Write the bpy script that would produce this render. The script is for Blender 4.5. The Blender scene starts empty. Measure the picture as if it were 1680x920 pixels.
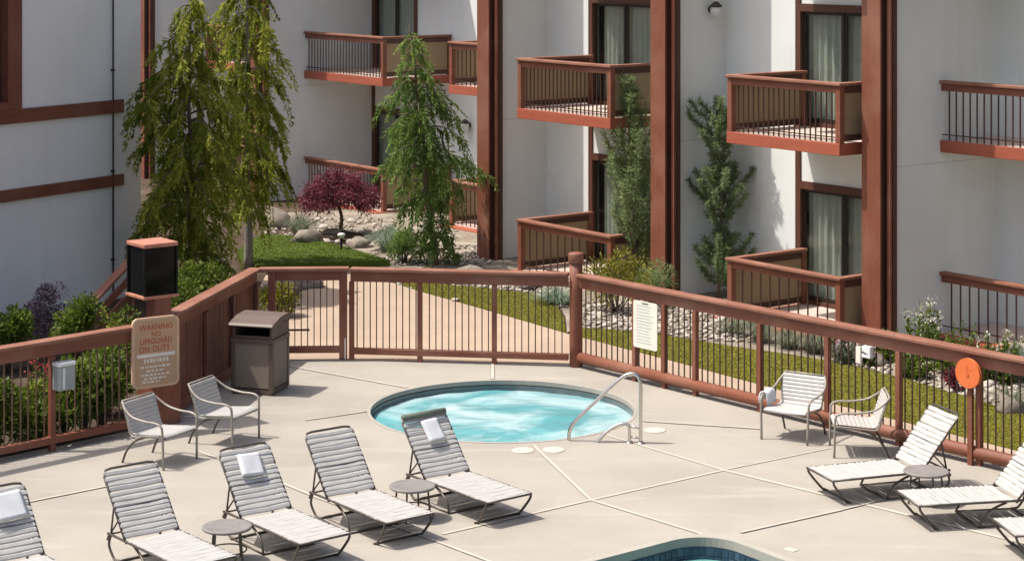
import bpy, math, random
from mathutils import Vector, Matrix
from mathutils.geometry import tessellate_polygon
R = math.radians
random.seed(7)
SC = bpy.context.scene
COL = SC.collection

# ------------------------------------------------------------------ camera
CAM_H = 5.7
FPX = 3300.0          # focal length in photograph pixels
cam = bpy.data.cameras.new('camera')
cam.sensor_width = 36.0
cam.lens = 36.0 * FPX / 1680.0
cam.shift_y = -560.0 / 1680.0
cam.clip_end = 2000
co = bpy.data.objects.new('camera', cam); COL.objects.link(co)
co.location = (0, 0, CAM_H); co.rotation_euler = (R(90), 0, 0)
SC.camera = co

# ------------------------------------------------------------------ light
SUN_EL, SUN_TRAVEL = 63.0, -1.0     # elevation, heading of the light in plan (0 = +X)
w = bpy.data.worlds.new('World'); SC.world = w; w.use_nodes = True
nt = w.node_tree
bg = nt.nodes['Background']
sky = nt.nodes.new('ShaderNodeTexSky'); sky.sky_type = 'NISHITA'; sky.sun_disc = False
sky.sun_elevation = R(SUN_EL); sky.sun_rotation = R(270 - SUN_TRAVEL)
sky.air_density = 1.0; sky.dust_density = 5.0; sky.ozone_density = 1.0
nt.links.new(sky.outputs[0], bg.inputs[0]); bg.inputs[1].default_value = 0.135
sl = bpy.data.lights.new('sun', 'SUN'); sl.energy = 3.9; sl.angle = R(0.53); sl.color = (1.0, 0.94, 0.85)
so = bpy.data.objects.new('sun', sl); COL.objects.link(so)
trav = Vector((math.cos(R(SUN_TRAVEL)) * math.cos(R(SUN_EL)), math.sin(R(SUN_TRAVEL)) * math.cos(R(SUN_EL)), -math.sin(R(SUN_EL))))
so.rotation_euler = trav.to_track_quat('-Z', 'Y').to_euler(); so.location = (-20, 0, 40)
vs = SC.view_settings
vs.view_transform = 'Standard'; vs.look = 'None'; vs.gamma = 1.0; vs.use_curve_mapping = False
vs.exposure = 0.5

# ------------------------------------------------------------------ helpers
def gp(px, py, z=0.0):
    """ground (or height z) point seen at a photograph pixel, camera level"""
    d = FPX * (CAM_H - z) / (py + 100.0)
    return ((px - 840.0) / FPX * d, d)

class MB:
    def __init__(s): s.v = []; s.f = []; s.t = []
    def quad(s, a, b, c, d, t=None):
        n = len(s.v); s.v += [a, b, c, d]; s.f.append((n, n+1, n+2, n+3))
        if t is not None: s.t.append(t)
    def tri(s, a, b, c, t=None):
        n = len(s.v); s.v += [a, b, c]; s.f.append((n, n+1, n+2))
        if t is not None: s.t.append(t)
    def box(s, x0, x1, y0, y1, z0, z1):
        n = len(s.v)
        s.v += [(x0,y0,z0),(x1,y0,z0),(x1,y1,z0),(x0,y1,z0),(x0,y0,z1),(x1,y0,z1),(x1,y1,z1),(x0,y1,z1)]
        for q in ((0,3,2,1),(4,5,6,7),(0,1,5,4),(1,2,6,5),(2,3,7,6),(3,0,4,7)): s.f.append(tuple(n+i for i in q))
        return s
    def tube(s, pts, r, seg=8, closed=False, r2=None):
        P = [Vector(p) for p in pts]; n0 = len(s.v); m = len(P); up = None
        for i, p in enumerate(P):
            if closed: t = (P[(i+1) % m] - P[i-1])
            else: t = P[min(i+1, m-1)] - P[max(i-1, 0)]
            t.normalize()
            if up is None:
                up = Vector((0,0,1)) if abs(t.z) < .9 else Vector((1,0,0))
            a = t.cross(up)
            if a.length < 1e-5: a = t.cross(Vector((0,1,0.01)))
            a.normalize(); b = a.cross(t); b.normalize(); up = b
            rr = r if r2 is None else r + (r2 - r) * i / (m - 1)
            for k in range(seg):
                an = 2*math.pi*k/seg
                q = p + a*(rr*math.cos(an)) + b*(rr*math.sin(an)); s.v.append(tuple(q))
        for i in range(m if closed else m-1):
            j = (i+1) % m
            for k in range(seg):
                s.f.append((n0+i*seg+k, n0+i*seg+(k+1)%seg, n0+j*seg+(k+1)%seg, n0+j*seg+k))
        if not closed:
            s.f.append(tuple(n0+k for k in reversed(range(seg))))
            s.f.append(tuple(n0+(m-1)*seg+k for k in range(seg)))
        return s
    def bar(s, p, q, w, h, up=(0,0,1)):
        """rectangular bar from p to q; w sideways, h along up"""
        p, q = Vector(p), Vector(q); t = (q-p).normalized(); a = t.cross(Vector(up)).normalized(); b = a.cross(t)
        n = len(s.v)
        for c in (p, q):
            for sa, sb in ((-1,-1),(1,-1),(1,1),(-1,1)): s.v.append(tuple(c + a*(sa*w/2) + b*(sb*h/2)))
        for f in ((0,1,2,3),(7,6,5,4),(0,4,5,1),(1,5,6,2),(2,6,7,3),(3,7,4,0)): s.f.append(tuple(n+i for i in f))
        return s
    def prism(s, poly, z0, z1):
        n = len(s.v); m = len(poly)
        s.v += [(x,y,z0) for x,y in poly] + [(x,y,z1) for x,y in poly]
        s.f.append(tuple(n+i for i in reversed(range(m)))); s.f.append(tuple(n+m+i for i in range(m)))
        for i in range(m): j=(i+1)%m; s.f.append((n+i,n+j,n+m+j,n+m+i))
        return s
    def lathe(s, prof, seg=20, c=(0,0)):
        n = len(s.v)
        for r, z in prof:
            for k in range(seg):
                a = 2*math.pi*k/seg; s.v.append((c[0]+r*math.cos(a), c[1]+r*math.sin(a), z))
        for i in range(len(prof)-1):
            for k in range(seg):
                s.f.append((n+i*seg+k, n+i*seg+(k+1)%seg, n+(i+1)*seg+(k+1)%seg, n+(i+1)*seg+k))
        s.f.append(tuple(n+k for k in reversed(range(seg)))); s.f.append(tuple(n+(len(prof)-1)*seg+k for k in range(seg)))
        return s
    def mesh(s, name, mat, smooth=False):
        me = bpy.data.meshes.new(name); me.from_pydata([tuple(v) for v in s.v], [], s.f); me.materials.append(mat)
        if s.t and len(s.t) == len(s.f):
            at = me.attributes.new('tint', 'FLOAT', 'FACE'); at.data.foreach_set('value', s.t)
        if smooth: me.polygons.foreach_set('use_smooth', [True]*len(me.polygons))
        me.update(); return me
    def build(s, name, mat, parent=None, smooth=False, bevel=0.0):
        return link(name, s.mesh(name, mat, smooth), parent, bevel)

def link(name, me, parent=None, bevel=0.0, loc=None, rz=None):
    o = bpy.data.objects.new(name, me); COL.objects.link(o)
    if parent is not None: o.parent = parent
    if loc is not None: o.location = loc
    if rz is not None: o.rotation_euler[2] = rz
    if bevel:
        m = o.modifiers.new('bevel', 'BEVEL'); m.width = bevel; m.segments = 2; m.limit_method = 'ANGLE'; m.angle_limit = R(40)
    return o
def tag(o, label=None, cat=None, group=None, kind=None):
    if label: o['label'] = label
    if cat: o['category'] = cat
    if group: o['group'] = group
    if kind: o['kind'] = kind
    return o
def thing(name, loc, rz, label, cat, group=None):
    o = bpy.data.objects.new(name, None); COL.objects.link(o); o.empty_display_size = .2
    o.location = loc; o.rotation_euler = (0, 0, rz)
    return tag(o, label, cat, group)
def kids(o): return [c for c in bpy.data.objects if c.parent == o]
def copy_tree(o, loc, rz, label):
    tree = {}
    for c in bpy.data.objects:
        if c.parent: tree.setdefault(c.parent, []).append(c)
    def rec(src, par):
        d = src.copy(); COL.objects.link(d)
        if par: d.parent = par
        for ch in tree.get(src, []): rec(ch, d)
        return d
    r = rec(o, None); r.location = loc; r.rotation_euler = (0, 0, rz); r['label'] = label
    return r
def smoothpath(pts, n=5):
    """Catmull-Rom through the points"""
    P = [Vector(p) for p in pts]; out = []
    for i in range(len(P)-1):
        a = P[i-1] if i else P[0]*2-P[1]; b = P[i]; c = P[i+1]; d = P[i+2] if i+2 < len(P) else P[-1]*2-P[-2]
        for k in range(n):
            t = k/n
            out.append(.5*((2*b)+(c-a)*t+(2*a-5*b+4*c-d)*t*t+(3*b-a-3*c+d)*t**3))
    out.append(P[-1]); return out

# ------------------------------------------------------------------ materials
def mat_new(name):
    m = bpy.data.materials.new(name); m.use_nodes = True
    t = m.node_tree; b = t.nodes['Principled BSDF']; return m, t, b
def rgb(c): return (c[0], c[1], c[2], 1.0)
def surf(name, c1, c2=None, scale=6.0, rough=.6, bump=0.0, bscale=None, metal=0.0, stretch=(1,1,1), detail=6, spec=.5, c3=None, big=None):
    m, t, b = mat_new(name); N = t.nodes; L = t.links
    tc = N.new('ShaderNodeTexCoord'); mp = N.new('ShaderNodeMapping'); mp.inputs['Scale'].default_value = stretch
    L.new(tc.outputs['Object'], mp.inputs[0])
    n = N.new('ShaderNodeTexNoise'); n.inputs['Scale'].default_value = scale; n.inputs['Detail'].default_value = detail; n.inputs['Roughness'].default_value = .62
    L.new(mp.outputs[0], n.inputs['Vector'])
    r = N.new('ShaderNodeValToRGB'); r.color_ramp.elements[0].position = .3; r.color_ramp.elements[1].position = .7
    c2 = c2 or tuple(x*.8 for x in c1)
    r.color_ramp.elements[0].color = rgb(c2); r.color_ramp.elements[1].color = rgb(c1)
    L.new(n.outputs['Fac'], r.inputs[0]); out = r.outputs[0]
    if c3 is not None:
        n2 = N.new('ShaderNodeTexNoise'); n2.inputs['Scale'].default_value = big or scale*.15; n2.inputs['Detail'].default_value = 5
        L.new(tc.outputs['Object'], n2.inputs['Vector'])
        r2 = N.new('ShaderNodeValToRGB'); r2.color_ramp.elements[0].position = .45; r2.color_ramp.elements[1].position = .68
        r2.color_ramp.elements[0].color = (0,0,0,1); r2.color_ramp.elements[1].color = (.8,.8,.8,1)
        L.new(n2.outputs['Fac'], r2.inputs[0])
        mx = N.new('ShaderNodeMixRGB'); L.new(r2.outputs[0], mx.inputs[0]); L.new(out, mx.inputs[1]); mx.inputs[2].default_value = rgb(c3); out = mx.outputs[0]
    L.new(out, b.inputs['Base Color'])
    b.inputs['Roughness'].default_value = rough; b.inputs['Metallic'].default_value = metal; b.inputs['Specular IOR Level'].default_value = spec
    if bump:
        nb = N.new('ShaderNodeTexNoise'); nb.inputs['Scale'].default_value = bscale or scale*4; nb.inputs['Detail'].default_value = 4
        L.new(mp.outputs[0], nb.inputs['Vector'])
        bp = N.new('ShaderNodeBump'); bp.inputs['Strength'].default_value = bump; bp.inputs['Distance'].default_value = .02
        L.new(nb.outputs['Fac'], bp.inputs['Height']); L.new(bp.outputs[0], b.inputs['Normal'])
    return m
def leafmat(name, dark, mid, light, rough=.55, trans=.35):
    m, t, b = mat_new(name); N = t.nodes; L = t.links
    a = N.new('ShaderNodeAttribute'); a.attribute_name = 'tint'
    r = N.new('ShaderNodeValToRGB'); r.color_ramp.elements[0].color = rgb(dark); r.color_ramp.elements[1].color = rgb(light)
    e = r.color_ramp.elements.new(.5); e.color = rgb(mid)
    L.new(a.outputs['Fac'], r.inputs[0]); L.new(r.outputs[0], b.inputs['Base Color']); b.inputs['Roughness'].default_value = rough
    b.inputs['Specular IOR Level'].default_value = .35
    tr = N.new('ShaderNodeBsdfTranslucent'); L.new(r.outputs[0], tr.inputs[0])
    mx = N.new('ShaderNodeMixShader'); mx.inputs[0].default_value = trans
    L.new(b.outputs[0], mx.inputs[1]); L.new(tr.outputs[0], mx.inputs[2]); L.new(mx.outputs[0], N['Material Output'].inputs[0])
    return m
M = {}
def stuccomat(name, c1, c2, c3, cs):
    m = surf(name, c1, c2, 1.2, .92, .14, 55, c3=c3, big=.5, spec=.15); t = m.node_tree; N = t.nodes; L = t.links
    b = N['Principled BSDF']; src = b.inputs['Base Color'].links[0].from_socket
    tc = N.new('ShaderNodeTexCoord'); mp = N.new('ShaderNodeMapping'); mp.inputs['Scale'].default_value = (4.5,4.5,.22); L.new(tc.outputs['Object'], mp.inputs[0])
    n = N.new('ShaderNodeTexNoise'); n.inputs['Scale'].default_value = 1.0; n.inputs['Detail'].default_value = 7; n.inputs['Roughness'].default_value = .7; L.new(mp.outputs[0], n.inputs['Vector'])
    r = N.new('ShaderNodeValToRGB'); r.color_ramp.elements[0].position = .50; r.color_ramp.elements[1].position = .78; r.color_ramp.elements[0].color = (0,0,0,1); r.color_ramp.elements[1].color = (.38,.38,.38,1)
    L.new(n.outputs['Fac'], r.inputs[0]); mx = N.new('ShaderNodeMixRGB'); L.new(r.outputs[0], mx.inputs[0]); L.new(src, mx.inputs[1]); mx.inputs[2].default_value = rgb(cs); L.new(mx.outputs[0], b.inputs['Base Color'])
    return m
M['stucco'] = stuccomat('stucco', (.765,.80,.785), (.715,.75,.735), (.67,.695,.675), (.60,.605,.57))
M['wing_stucco'] = stuccomat('wing_stucco', (.86,.855,.81), (.82,.815,.77), (.77,.765,.72), (.70,.69,.65))  # stucco lightened and warmed, standing in for bounce light the tree blocks
M['wood'] = surf('stained_wood', (.215,.068,.036), (.15,.044,.023), 5, .55, .25, 30, stretch=(.35,3,3), c3=(.24,.10,.062), big=1.2)
M['fence_wood'] = surf('fence_wood', (.215,.068,.036), (.15,.044,.023), 5, .6, .35, 30, stretch=(.3,4,4), c3=(.25,.115,.075), big=1.6)
M['post_wood'] = surf('post_wood', (.215,.068,.036), (.15,.044,.023), 5, .6, .3, 30, stretch=(4,4,.3), c3=(.25,.11,.07), big=1.6)
M['fascia'] = surf('fascia_paint', (.36,.095,.05), (.30,.075,.04), 4, .55, .15, 30, stretch=(.4,3,3))
M['board_wood'] = surf('board_wood', (.17,.055,.03), (.10,.032,.018), 6, .6, .3, 30, stretch=(4,4,.25), c3=(.21,.085,.05), big=2)
M['dark_shaded_wood'] = surf('dark_shaded_wood', (.085,.035,.022), (.06,.024,.015), 5, .6, .2, 30, stretch=(4,4,.4))  # shade on column sides, grooves and balcony returns put into the colour
M['shaded_frame_wood'] = surf('shaded_door_frame_wood', (.115,.046,.028), (.08,.03,.018), 5, .55, .2, 30, stretch=(4,4,.4))  # stained wood darkened; shade on the recessed doors put into the colour
M['tan'] = surf('tan_panel', (.33,.24,.14), (.29,.21,.12), 3, .7, .15, 60, stretch=(4,4,.5))
M['metal_dark'] = surf('dark_metal', (.075,.036,.024), (.05,.024,.016), 20, .45, 0, metal=.2)
M['picket'] = surf('picket_metal', (.055,.030,.020), (.035,.018,.012), 15, .5, 0)
M['picket_tan'] = surf('weathered_picket', (.13,.075,.05), (.085,.048,.032), 12, .6, 0)
M['balcony_floor'] = surf('balcony_floor', (.58,.47,.41), (.50,.40,.35), 8, .85, .2, 80)
def deckmat():
    m = surf('deck_concrete', (.352,.324,.283), (.328,.300,.262), 1.6, .85, .3, 120, c3=(.280,.256,.224), big=.55, spec=.22); t = m.node_tree; N = t.nodes; L = t.links
    b = N['Principled BSDF']; src = b.inputs['Base Color'].links[0].from_socket; tc = N.new('ShaderNodeTexCoord')
    def layer(scale, stretch, lo, hi, amt, col, rot=0.0, det=8, dist=0.0):
        nonlocal src
        mp = N.new('ShaderNodeMapping'); mp.inputs['Scale'].default_value = stretch; mp.inputs['Rotation'].default_value = (0,0,rot); L.new(tc.outputs['Object'], mp.inputs[0])
        n = N.new('ShaderNodeTexNoise'); n.inputs['Scale'].default_value = scale; n.inputs['Detail'].default_value = det; n.inputs['Roughness'].default_value = .65; n.inputs['Distortion'].default_value = dist; L.new(mp.outputs[0], n.inputs['Vector'])
        r = N.new('ShaderNodeValToRGB'); r.color_ramp.elements[0].position = lo; r.color_ramp.elements[1].position = hi; r.color_ramp.elements[0].color = (0,0,0,1); r.color_ramp.elements[1].color = (amt,amt,amt,1); L.new(n.outputs['Fac'], r.inputs[0])
        mx = N.new('ShaderNodeMixRGB'); L.new(r.outputs[0], mx.inputs[0]); L.new(src, mx.inputs[1]); mx.inputs[2].default_value = rgb(col); src = mx.outputs[0]
    layer(.9, (1,1,1), .54, .72, .5, (.262,.238,.208), dist=1.0)       # damp, dirty patches
    layer(1.1, (.35,2.2,1), .56, .74, .6, (.42,.395,.36), rot=.75)      # pale broom streaks
    layer(38, (1,1,1), .60, .72, .5, (.235,.212,.185), det=3)           # speckle
    L.new(src, b.inputs['Base Color']); return m
M['deck'] = deckmat()
M['coping'] = surf('coping', (.36,.335,.29), (.31,.29,.25), 3, .7, .15, 60)
M['joint'] = surf('joint_filler', (.50,.455,.39), (.42,.38,.325), 3, .8, .1, 60)
M['joint_dark'] = surf('joint_gap_dirt', (.20,.175,.145), (.13,.115,.095), 6, .9)
M['walk'] = surf('walk_concrete', (.40,.305,.23), (.35,.265,.20), 1.5, .9, .2, 80, c3=(.33,.25,.19), big=.5, spec=.2)
M['soil'] = surf('soil', (.085,.06,.042), (.045,.032,.024), 5, .95, .9, 24, c3=(.11,.085,.06), big=1.0, spec=.1)
M['turf'] = surf('turf', (.17,.16,.022), (.15,.142,.02), 3, .95, .2, 60, spec=.1)
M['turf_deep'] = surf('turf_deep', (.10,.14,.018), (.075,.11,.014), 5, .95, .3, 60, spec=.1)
M['tile_band'] = surf('tile_band', (.13,.165,.165), (.085,.11,.115), 9, .3, .1, 30)
M['pool_tile'] = surf('pool_tile', (.035,.07,.12), (.02,.03,.06), 14, .2)
M['pool_tile2'] = surf('pool_tile_grey', (.07,.11,.16), (.04,.06,.10), 14, .2)
M['basin'] = surf('basin_plaster', (.45,.66,.70), (.40,.60,.65), 3, .6)
M['strap'] = surf('vinyl_strap', (.45,.435,.41), (.395,.38,.36), 9, .45, .08, 30)
M['frame'] = surf('lounger_frame', (.105,.09,.075), (.07,.058,.048), 20, .4, 0, metal=.3)
M['chair_frame'] = surf('chair_frame', (.30,.27,.23), (.24,.215,.18), 20, .4, 0)
M['table_top'] = surf('table_top', (.22,.205,.19), (.175,.16,.15), 14, .55, .2, 60)
M['towel'] = surf('towel', (.68,.69,.71), (.63,.64,.66), 12, .95, .5, 160, spec=.1)
M['steel'] = surf('stainless', (.62,.60,.56), (.55,.53,.50), 10, .22, 0, metal=1.0)
M['bin'] = surf('bin_plastic', (.125,.088,.068), (.10,.07,.054), 6, .55, .1, 60)
M['bin_panel'] = surf('bin_panel', (.27,.22,.17), (.21,.17,.13), 40, .85, .6, 160)
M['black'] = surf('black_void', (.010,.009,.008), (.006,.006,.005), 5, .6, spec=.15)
M['lantern_cap'] = surf('lantern_cap', (.46,.20,.13), (.36,.14,.09), 6, .6, .2, 40)
M['sign'] = surf('sign_board', (.50,.315,.185), (.42,.26,.15), 4, .6, .1, 60)
M['sign_edge'] = surf('sign_edge', (.62,.42,.28), (.54,.36,.24), 6, .5)
M['print_red'] = surf('print_red', (.42,.085,.035), (.35,.07,.03), 8, .6)
M['print_white'] = surf('print_white', (.72,.67,.59), (.66,.61,.53), 8, .6)
M['print_grey'] = surf('print_grey', (.45,.45,.43), (.40,.40,.38), 8, .6)
M['print_black'] = surf('print_black', (.02,.02,.02), (.015,.015,.015), 8, .6)
M['paper'] = surf('notice_paper', (.74,.72,.63), (.68,.66,.57), 5, .6)
M['white_plastic'] = surf('white_plastic', (.74,.75,.74), (.60,.62,.62), 6, .35)
M['grey_plastic'] = surf('grey_plastic', (.33,.36,.36), (.28,.31,.31), 6, .25)
M['orange'] = surf('orange_disc', (.72,.17,.045), (.62,.14,.035), 5, .5, .1, 40)
M['orange_dark'] = surf('orange_relief', (.55,.115,.03), (.50,.10,.026), 5, .5)
M['cap_wood'] = surf('faded_cap_wood', (.255,.105,.064), (.18,.066,.038), 5, .65, .4, 30, stretch=(.3,4,4), c3=(.30,.145,.098), big=1.8)
M['lid'] = surf('skimmer_lid', (.56,.50,.41), (.50,.44,.36), 8, .6)
M['curtain'] = surf('curtain', (.50,.49,.44), (.43,.425,.38), 6, .9, .1, 30)
M['alum'] = surf('dark_aluminium', (.035,.028,.022), (.025,.02,.016), 10, .4)
M['room'] = surf('room_dark', (.06,.06,.055), (.04,.04,.038), 3, .9)
M['bark'] = surf('bark', (.20,.15,.11), (.10,.07,.05), 8, .9, .8, 30, stretch=(3,3,.5))
M['bark_pale'] = surf('pale_bark', (.36,.32,.27), (.20,.17,.14), 8, .9, .8, 30, stretch=(3,3,.5))
M['stone_w'] = surf('river_stone', (.50,.455,.40), (.33,.295,.255), 5, .8, .3, 30)
M['stone_g'] = surf('grey_stone', (.30,.28,.26), (.19,.175,.16), 5, .85, .3, 30)
M['stone_t'] = surf('tan_stone', (.45,.36,.27), (.30,.235,.175), 5, .85, .3, 30)
M['boulder'] = surf('boulder', (.30,.255,.21), (.16,.135,.115), 2.2, .9, .9, 12)
M['cedar'] = leafmat('cedar_leaf', (.09,.12,.013), (.25,.29,.034), (.47,.48,.085), trans=.6)
M['cedar2'] = leafmat('cedar_leaf_fresh', (.05,.10,.028), (.16,.26,.06), (.33,.43,.12), trans=.6)
M['pine'] = leafmat('pine_leaf', (.13,.18,.08), (.25,.33,.14), (.38,.46,.23), trans=.55)
M['pine_blue'] = leafmat('pine_leaf_cool', (.10,.15,.07), (.20,.275,.125), (.33,.41,.22), trans=.55)
M['shrub'] = leafmat('shrub_leaf', (.035,.065,.008), (.12,.175,.02), (.28,.32,.055), trans=.45)
M['shrub_l'] = leafmat('bright_vine_leaf', (.05,.09,.01), (.14,.21,.025), (.30,.36,.07))
M['shrub_y'] = leafmat('yellow_shrub_leaf', (.06,.075,.008), (.19,.19,.02), (.36,.33,.05))
M['purple'] = leafmat('purple_leaf', (.07,.045,.06), (.19,.125,.17), (.36,.27,.34))
M['maple'] = leafmat('maple_leaf', (.045,.01,.015), (.15,.028,.045), (.32,.09,.11))
M['blue_grass'] = leafmat('blue_grass_blade', (.10,.15,.10), (.22,.29,.21), (.38,.45,.35))
M['sage'] = leafmat('sage_leaf', (.09,.11,.07), (.20,.22,.15), (.34,.36,.27))
M['grass'] = leafmat('grass_blade', (.125,.12,.016), (.17,.16,.021), (.22,.205,.034))
M['grass_deep'] = leafmat('grass_blade_deep', (.06,.09,.010), (.10,.145,.016), (.15,.20,.03))  # darker, greener blades than the other lawns
M['pink'] = leafmat('pink_petal', (.42,.22,.34), (.62,.40,.52), (.78,.62,.70))
M['redpetal'] = leafmat('red_petal', (.25,.02,.02), (.42,.04,.035), (.58,.12,.10))
M['white_petal'] = leafmat('white_petal', (.45,.45,.35), (.65,.64,.52), (.78,.77,.68))

def glassmat():
    m = bpy.data.materials.new('window_glass'); m.use_nodes = True; t = m.node_tree; N = t.nodes; L = t.links
    N.remove(N['Principled BSDF'])
    tr = N.new('ShaderNodeBsdfTransparent'); tr.inputs[0].default_value = (.90,.94,.92,1)
    gl = N.new('ShaderNodeBsdfGlossy'); gl.inputs['Roughness'].default_value = .02; gl.inputs[0].default_value = (.9,.95,.92,1)
    lw = N.new('ShaderNodeLayerWeight'); lw.inputs[0].default_value = .5
    pw_ = N.new('ShaderNodeMath'); pw_.operation = 'POWER'; pw_.inputs[1].default_value = 4.0; L.new(lw.outputs['Facing'], pw_.inputs[0])
    fr = N.new('ShaderNodeMath'); fr.operation = 'MULTIPLY_ADD'; fr.inputs[1].default_value = .7; fr.inputs[2].default_value = .04; L.new(pw_.outputs[0], fr.inputs[0])
    mx = N.new('ShaderNodeMixShader'); L.new(fr.outputs[0], mx.inputs[0]); L.new(tr.outputs[0], mx.inputs[1]); L.new(gl.outputs[0], mx.inputs[2])
    L.new(mx.outputs[0], N['Material Output'].inputs[0]); return m
M['glass'] = glassmat()
def smoked():
    m, t, b = mat_new('smoked_acrylic'); b.inputs['Base Color'].default_value = (.005,.005,.004,1); b.inputs['Roughness'].default_value = .06; b.inputs['Specular IOR Level'].default_value = .10
    return m
M['smoked'] = smoked()
def watermat(name, deep, mid, foam, amount, scale, rough=.08, bump=.5):
    m, t, b = mat_new(name); N = t.nodes; L = t.links
    tc = N.new('ShaderNodeTexCoord')
    n0 = N.new('ShaderNodeTexNoise'); n0.inputs['Scale'].default_value = scale*.7; n0.inputs['Detail'].default_value = 3; n0.inputs['Distortion'].default_value = 1.2
    L.new(tc.outputs['Object'], n0.inputs['Vector'])
    r0 = N.new('ShaderNodeValToRGB'); r0.color_ramp.elements[0].position = .35; r0.color_ramp.elements[1].position = .65
    r0.color_ramp.elements[0].color = rgb(deep); r0.color_ramp.elements[1].color = rgb(mid); L.new(n0.outputs['Fac'], r0.inputs[0])
    n1 = N.new('ShaderNodeTexNoise'); n1.inputs['Scale'].default_value = scale; n1.inputs['Detail'].default_value = 9; n1.inputs['Roughness'].default_value = .6; n1.inputs['Distortion'].default_value = .9
    mp = N.new('ShaderNodeMapping'); mp.inputs['Location'].default_value = (3.1,1.7,0); L.new(tc.outputs['Object'], mp.inputs[0]); L.new(mp.outputs[0], n1.inputs['Vector'])
    r1 = N.new('ShaderNodeValToRGB'); r1.color_ramp.elements[0].position = .62-amount; r1.color_ramp.elements[1].position = .80-amount*.6
    r1.color_ramp.elements[0].color = (0,0,0,1); r1.color_ramp.elements[1].color = (1,1,1,1); L.new(n1.outputs['Fac'], r1.inputs[0])
    mx = N.new('ShaderNodeMixRGB'); L.new(r1.outputs[0], mx.inputs[0]); L.new(r0.outputs[0], mx.inputs[1]); mx.inputs[2].default_value = rgb(foam)
    L.new(mx.outputs[0], b.inputs['Base Color']); b.inputs['Roughness'].default_value = rough; b.inputs['IOR'].default_value = 1.33
    bp = N.new('ShaderNodeBump'); bp.inputs['Strength'].default_value = bump; bp.inputs['Distance'].default_value = .05
    L.new(n1.outputs['Fac'], bp.inputs['Height']); L.new(bp.outputs[0], b.inputs['Normal'])
    return m
M['spa_water'] = watermat('spa_water', (.085,.275,.30), (.13,.37,.40), (.54,.64,.66), .19, .8, .12, .35)
M['pool_water'] = watermat('pool_water', (.09,.26,.23), (.12,.30,.27), (.16,.35,.32), .02, .8, .04, .12)

# ------------------------------------------------------------------ setting: ground, deck, walkway, lawns

FENCE_L0 = gp(-260, 812); FENCE_L1 = gp(226, 710)
LAMP = (-4.17, 23.75)
CORNER = gp(417, 592)
BIGPOST = gp(945, 601)
rd = Vector((4.19, -5.01)).normalized()
RIGHT_END = (BIGPOST[0] + rd.x*11.0, BIGPOST[1] + rd.y*11.0)

TUB_C, TUB_R = (-.12, 24.38), 1.64
def circ(c, r, n=72): return [(c[0]+r*math.cos(2*math.pi*k/n), c[1]+r*math.sin(2*math.pi*k/n)) for k in range(n)]
# swimming pool outline: rounded corner pointing away from the camera
PA = Vector((1.90, 19.50)); da = Vector((-.775,-.632)); db = Vector((.565,-.825))
def pool_outline(off=0.0, rad=.45):
    # offset inwards by off
    bis = (da+db).normalized(); ang = math.acos(max(-1,min(1,da.dot(db))))
    apex = PA + bis*(off/math.sin(ang/2)); r = max(rad-off*.3, .1); k = r/math.tan(ang/2)
    p0 = apex + da*k; p1 = apex + db*k; c = apex + bis*(r/math.sin(ang/2))
    a0 = math.atan2(p0.y-c.y, p0.x-c.x); a1 = math.atan2(p1.y-c.y, p1.x-c.x)
    while a1 > a0: a1 -= 2*math.pi
    arc = [(c.x+r*math.cos(a0+(a1-a0)*i/12), c.y+r*math.sin(a0+(a1-a0)*i/12)) for i in range(13)]
    e0 = apex + da*9; e1 = apex + db*9
    return [tuple(e0)] + arc + [tuple(e1)]
def flat(name, loops, z, mat, parent=None, thick=None):
    pts = [Vector((x,y,0)) for lp in loops for x,y in lp]
    tris = tessellate_polygon([[Vector((x,y,0)) for x,y in lp] for lp in loops])
    m = MB(); m.v = [(p.x,p.y,z) for p in pts]
    for t in tris:
        a,b,c = (pts[i] for i in t)
        m.f.append(tuple(t) if (b-a).cross(c-a).z > 0 else tuple(reversed(t)))
    if thick:
        n = len(m.v); i0 = 0
        m.v += [(p.x,p.y,z-thick) for p in pts]
        for lp in loops:
            k = len(lp)
            for i in range(k):
                j = (i+1)%k; m.f.append((i0+i, n+i0+i, n+i0+j, i0+j))
            i0 += k
    return m.build(name, mat, parent)

ground = tag(flat('ground', [[(-300,-200),(300,-200),(300,500),(-300,500)], circ(TUB_C,TUB_R), pool_outline()], -.03, M['soil']), kind='structure')
def off_pt(p, q, d):   # q shifted by d to the left of p->q
    t = (Vector(q)-Vector(p)).normalized(); return (q[0]-t.y*d, q[1]+t.x*d)
deck_poly = [(-14,8),(12,8),(12, RIGHT_END[1]-1),off_pt(BIGPOST,RIGHT_END,.13),(BIGPOST[0]+.1,BIGPOST[1]+.14),(CORNER[0]-.12,CORNER[1]+.14),(LAMP[0]-.25,LAMP[1]+.2),
             (FENCE_L1[0]-.1,FENCE_L1[1]+.12),(FENCE_L0[0]-.1,FENCE_L0[1]+.12),(-14,FENCE_L0[1]-5)]
deck = tag(flat('pool_deck', [deck_poly, circ(TUB_C,TUB_R), pool_outline()], 0.0, M['deck'], None, .10), kind='structure')

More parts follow.
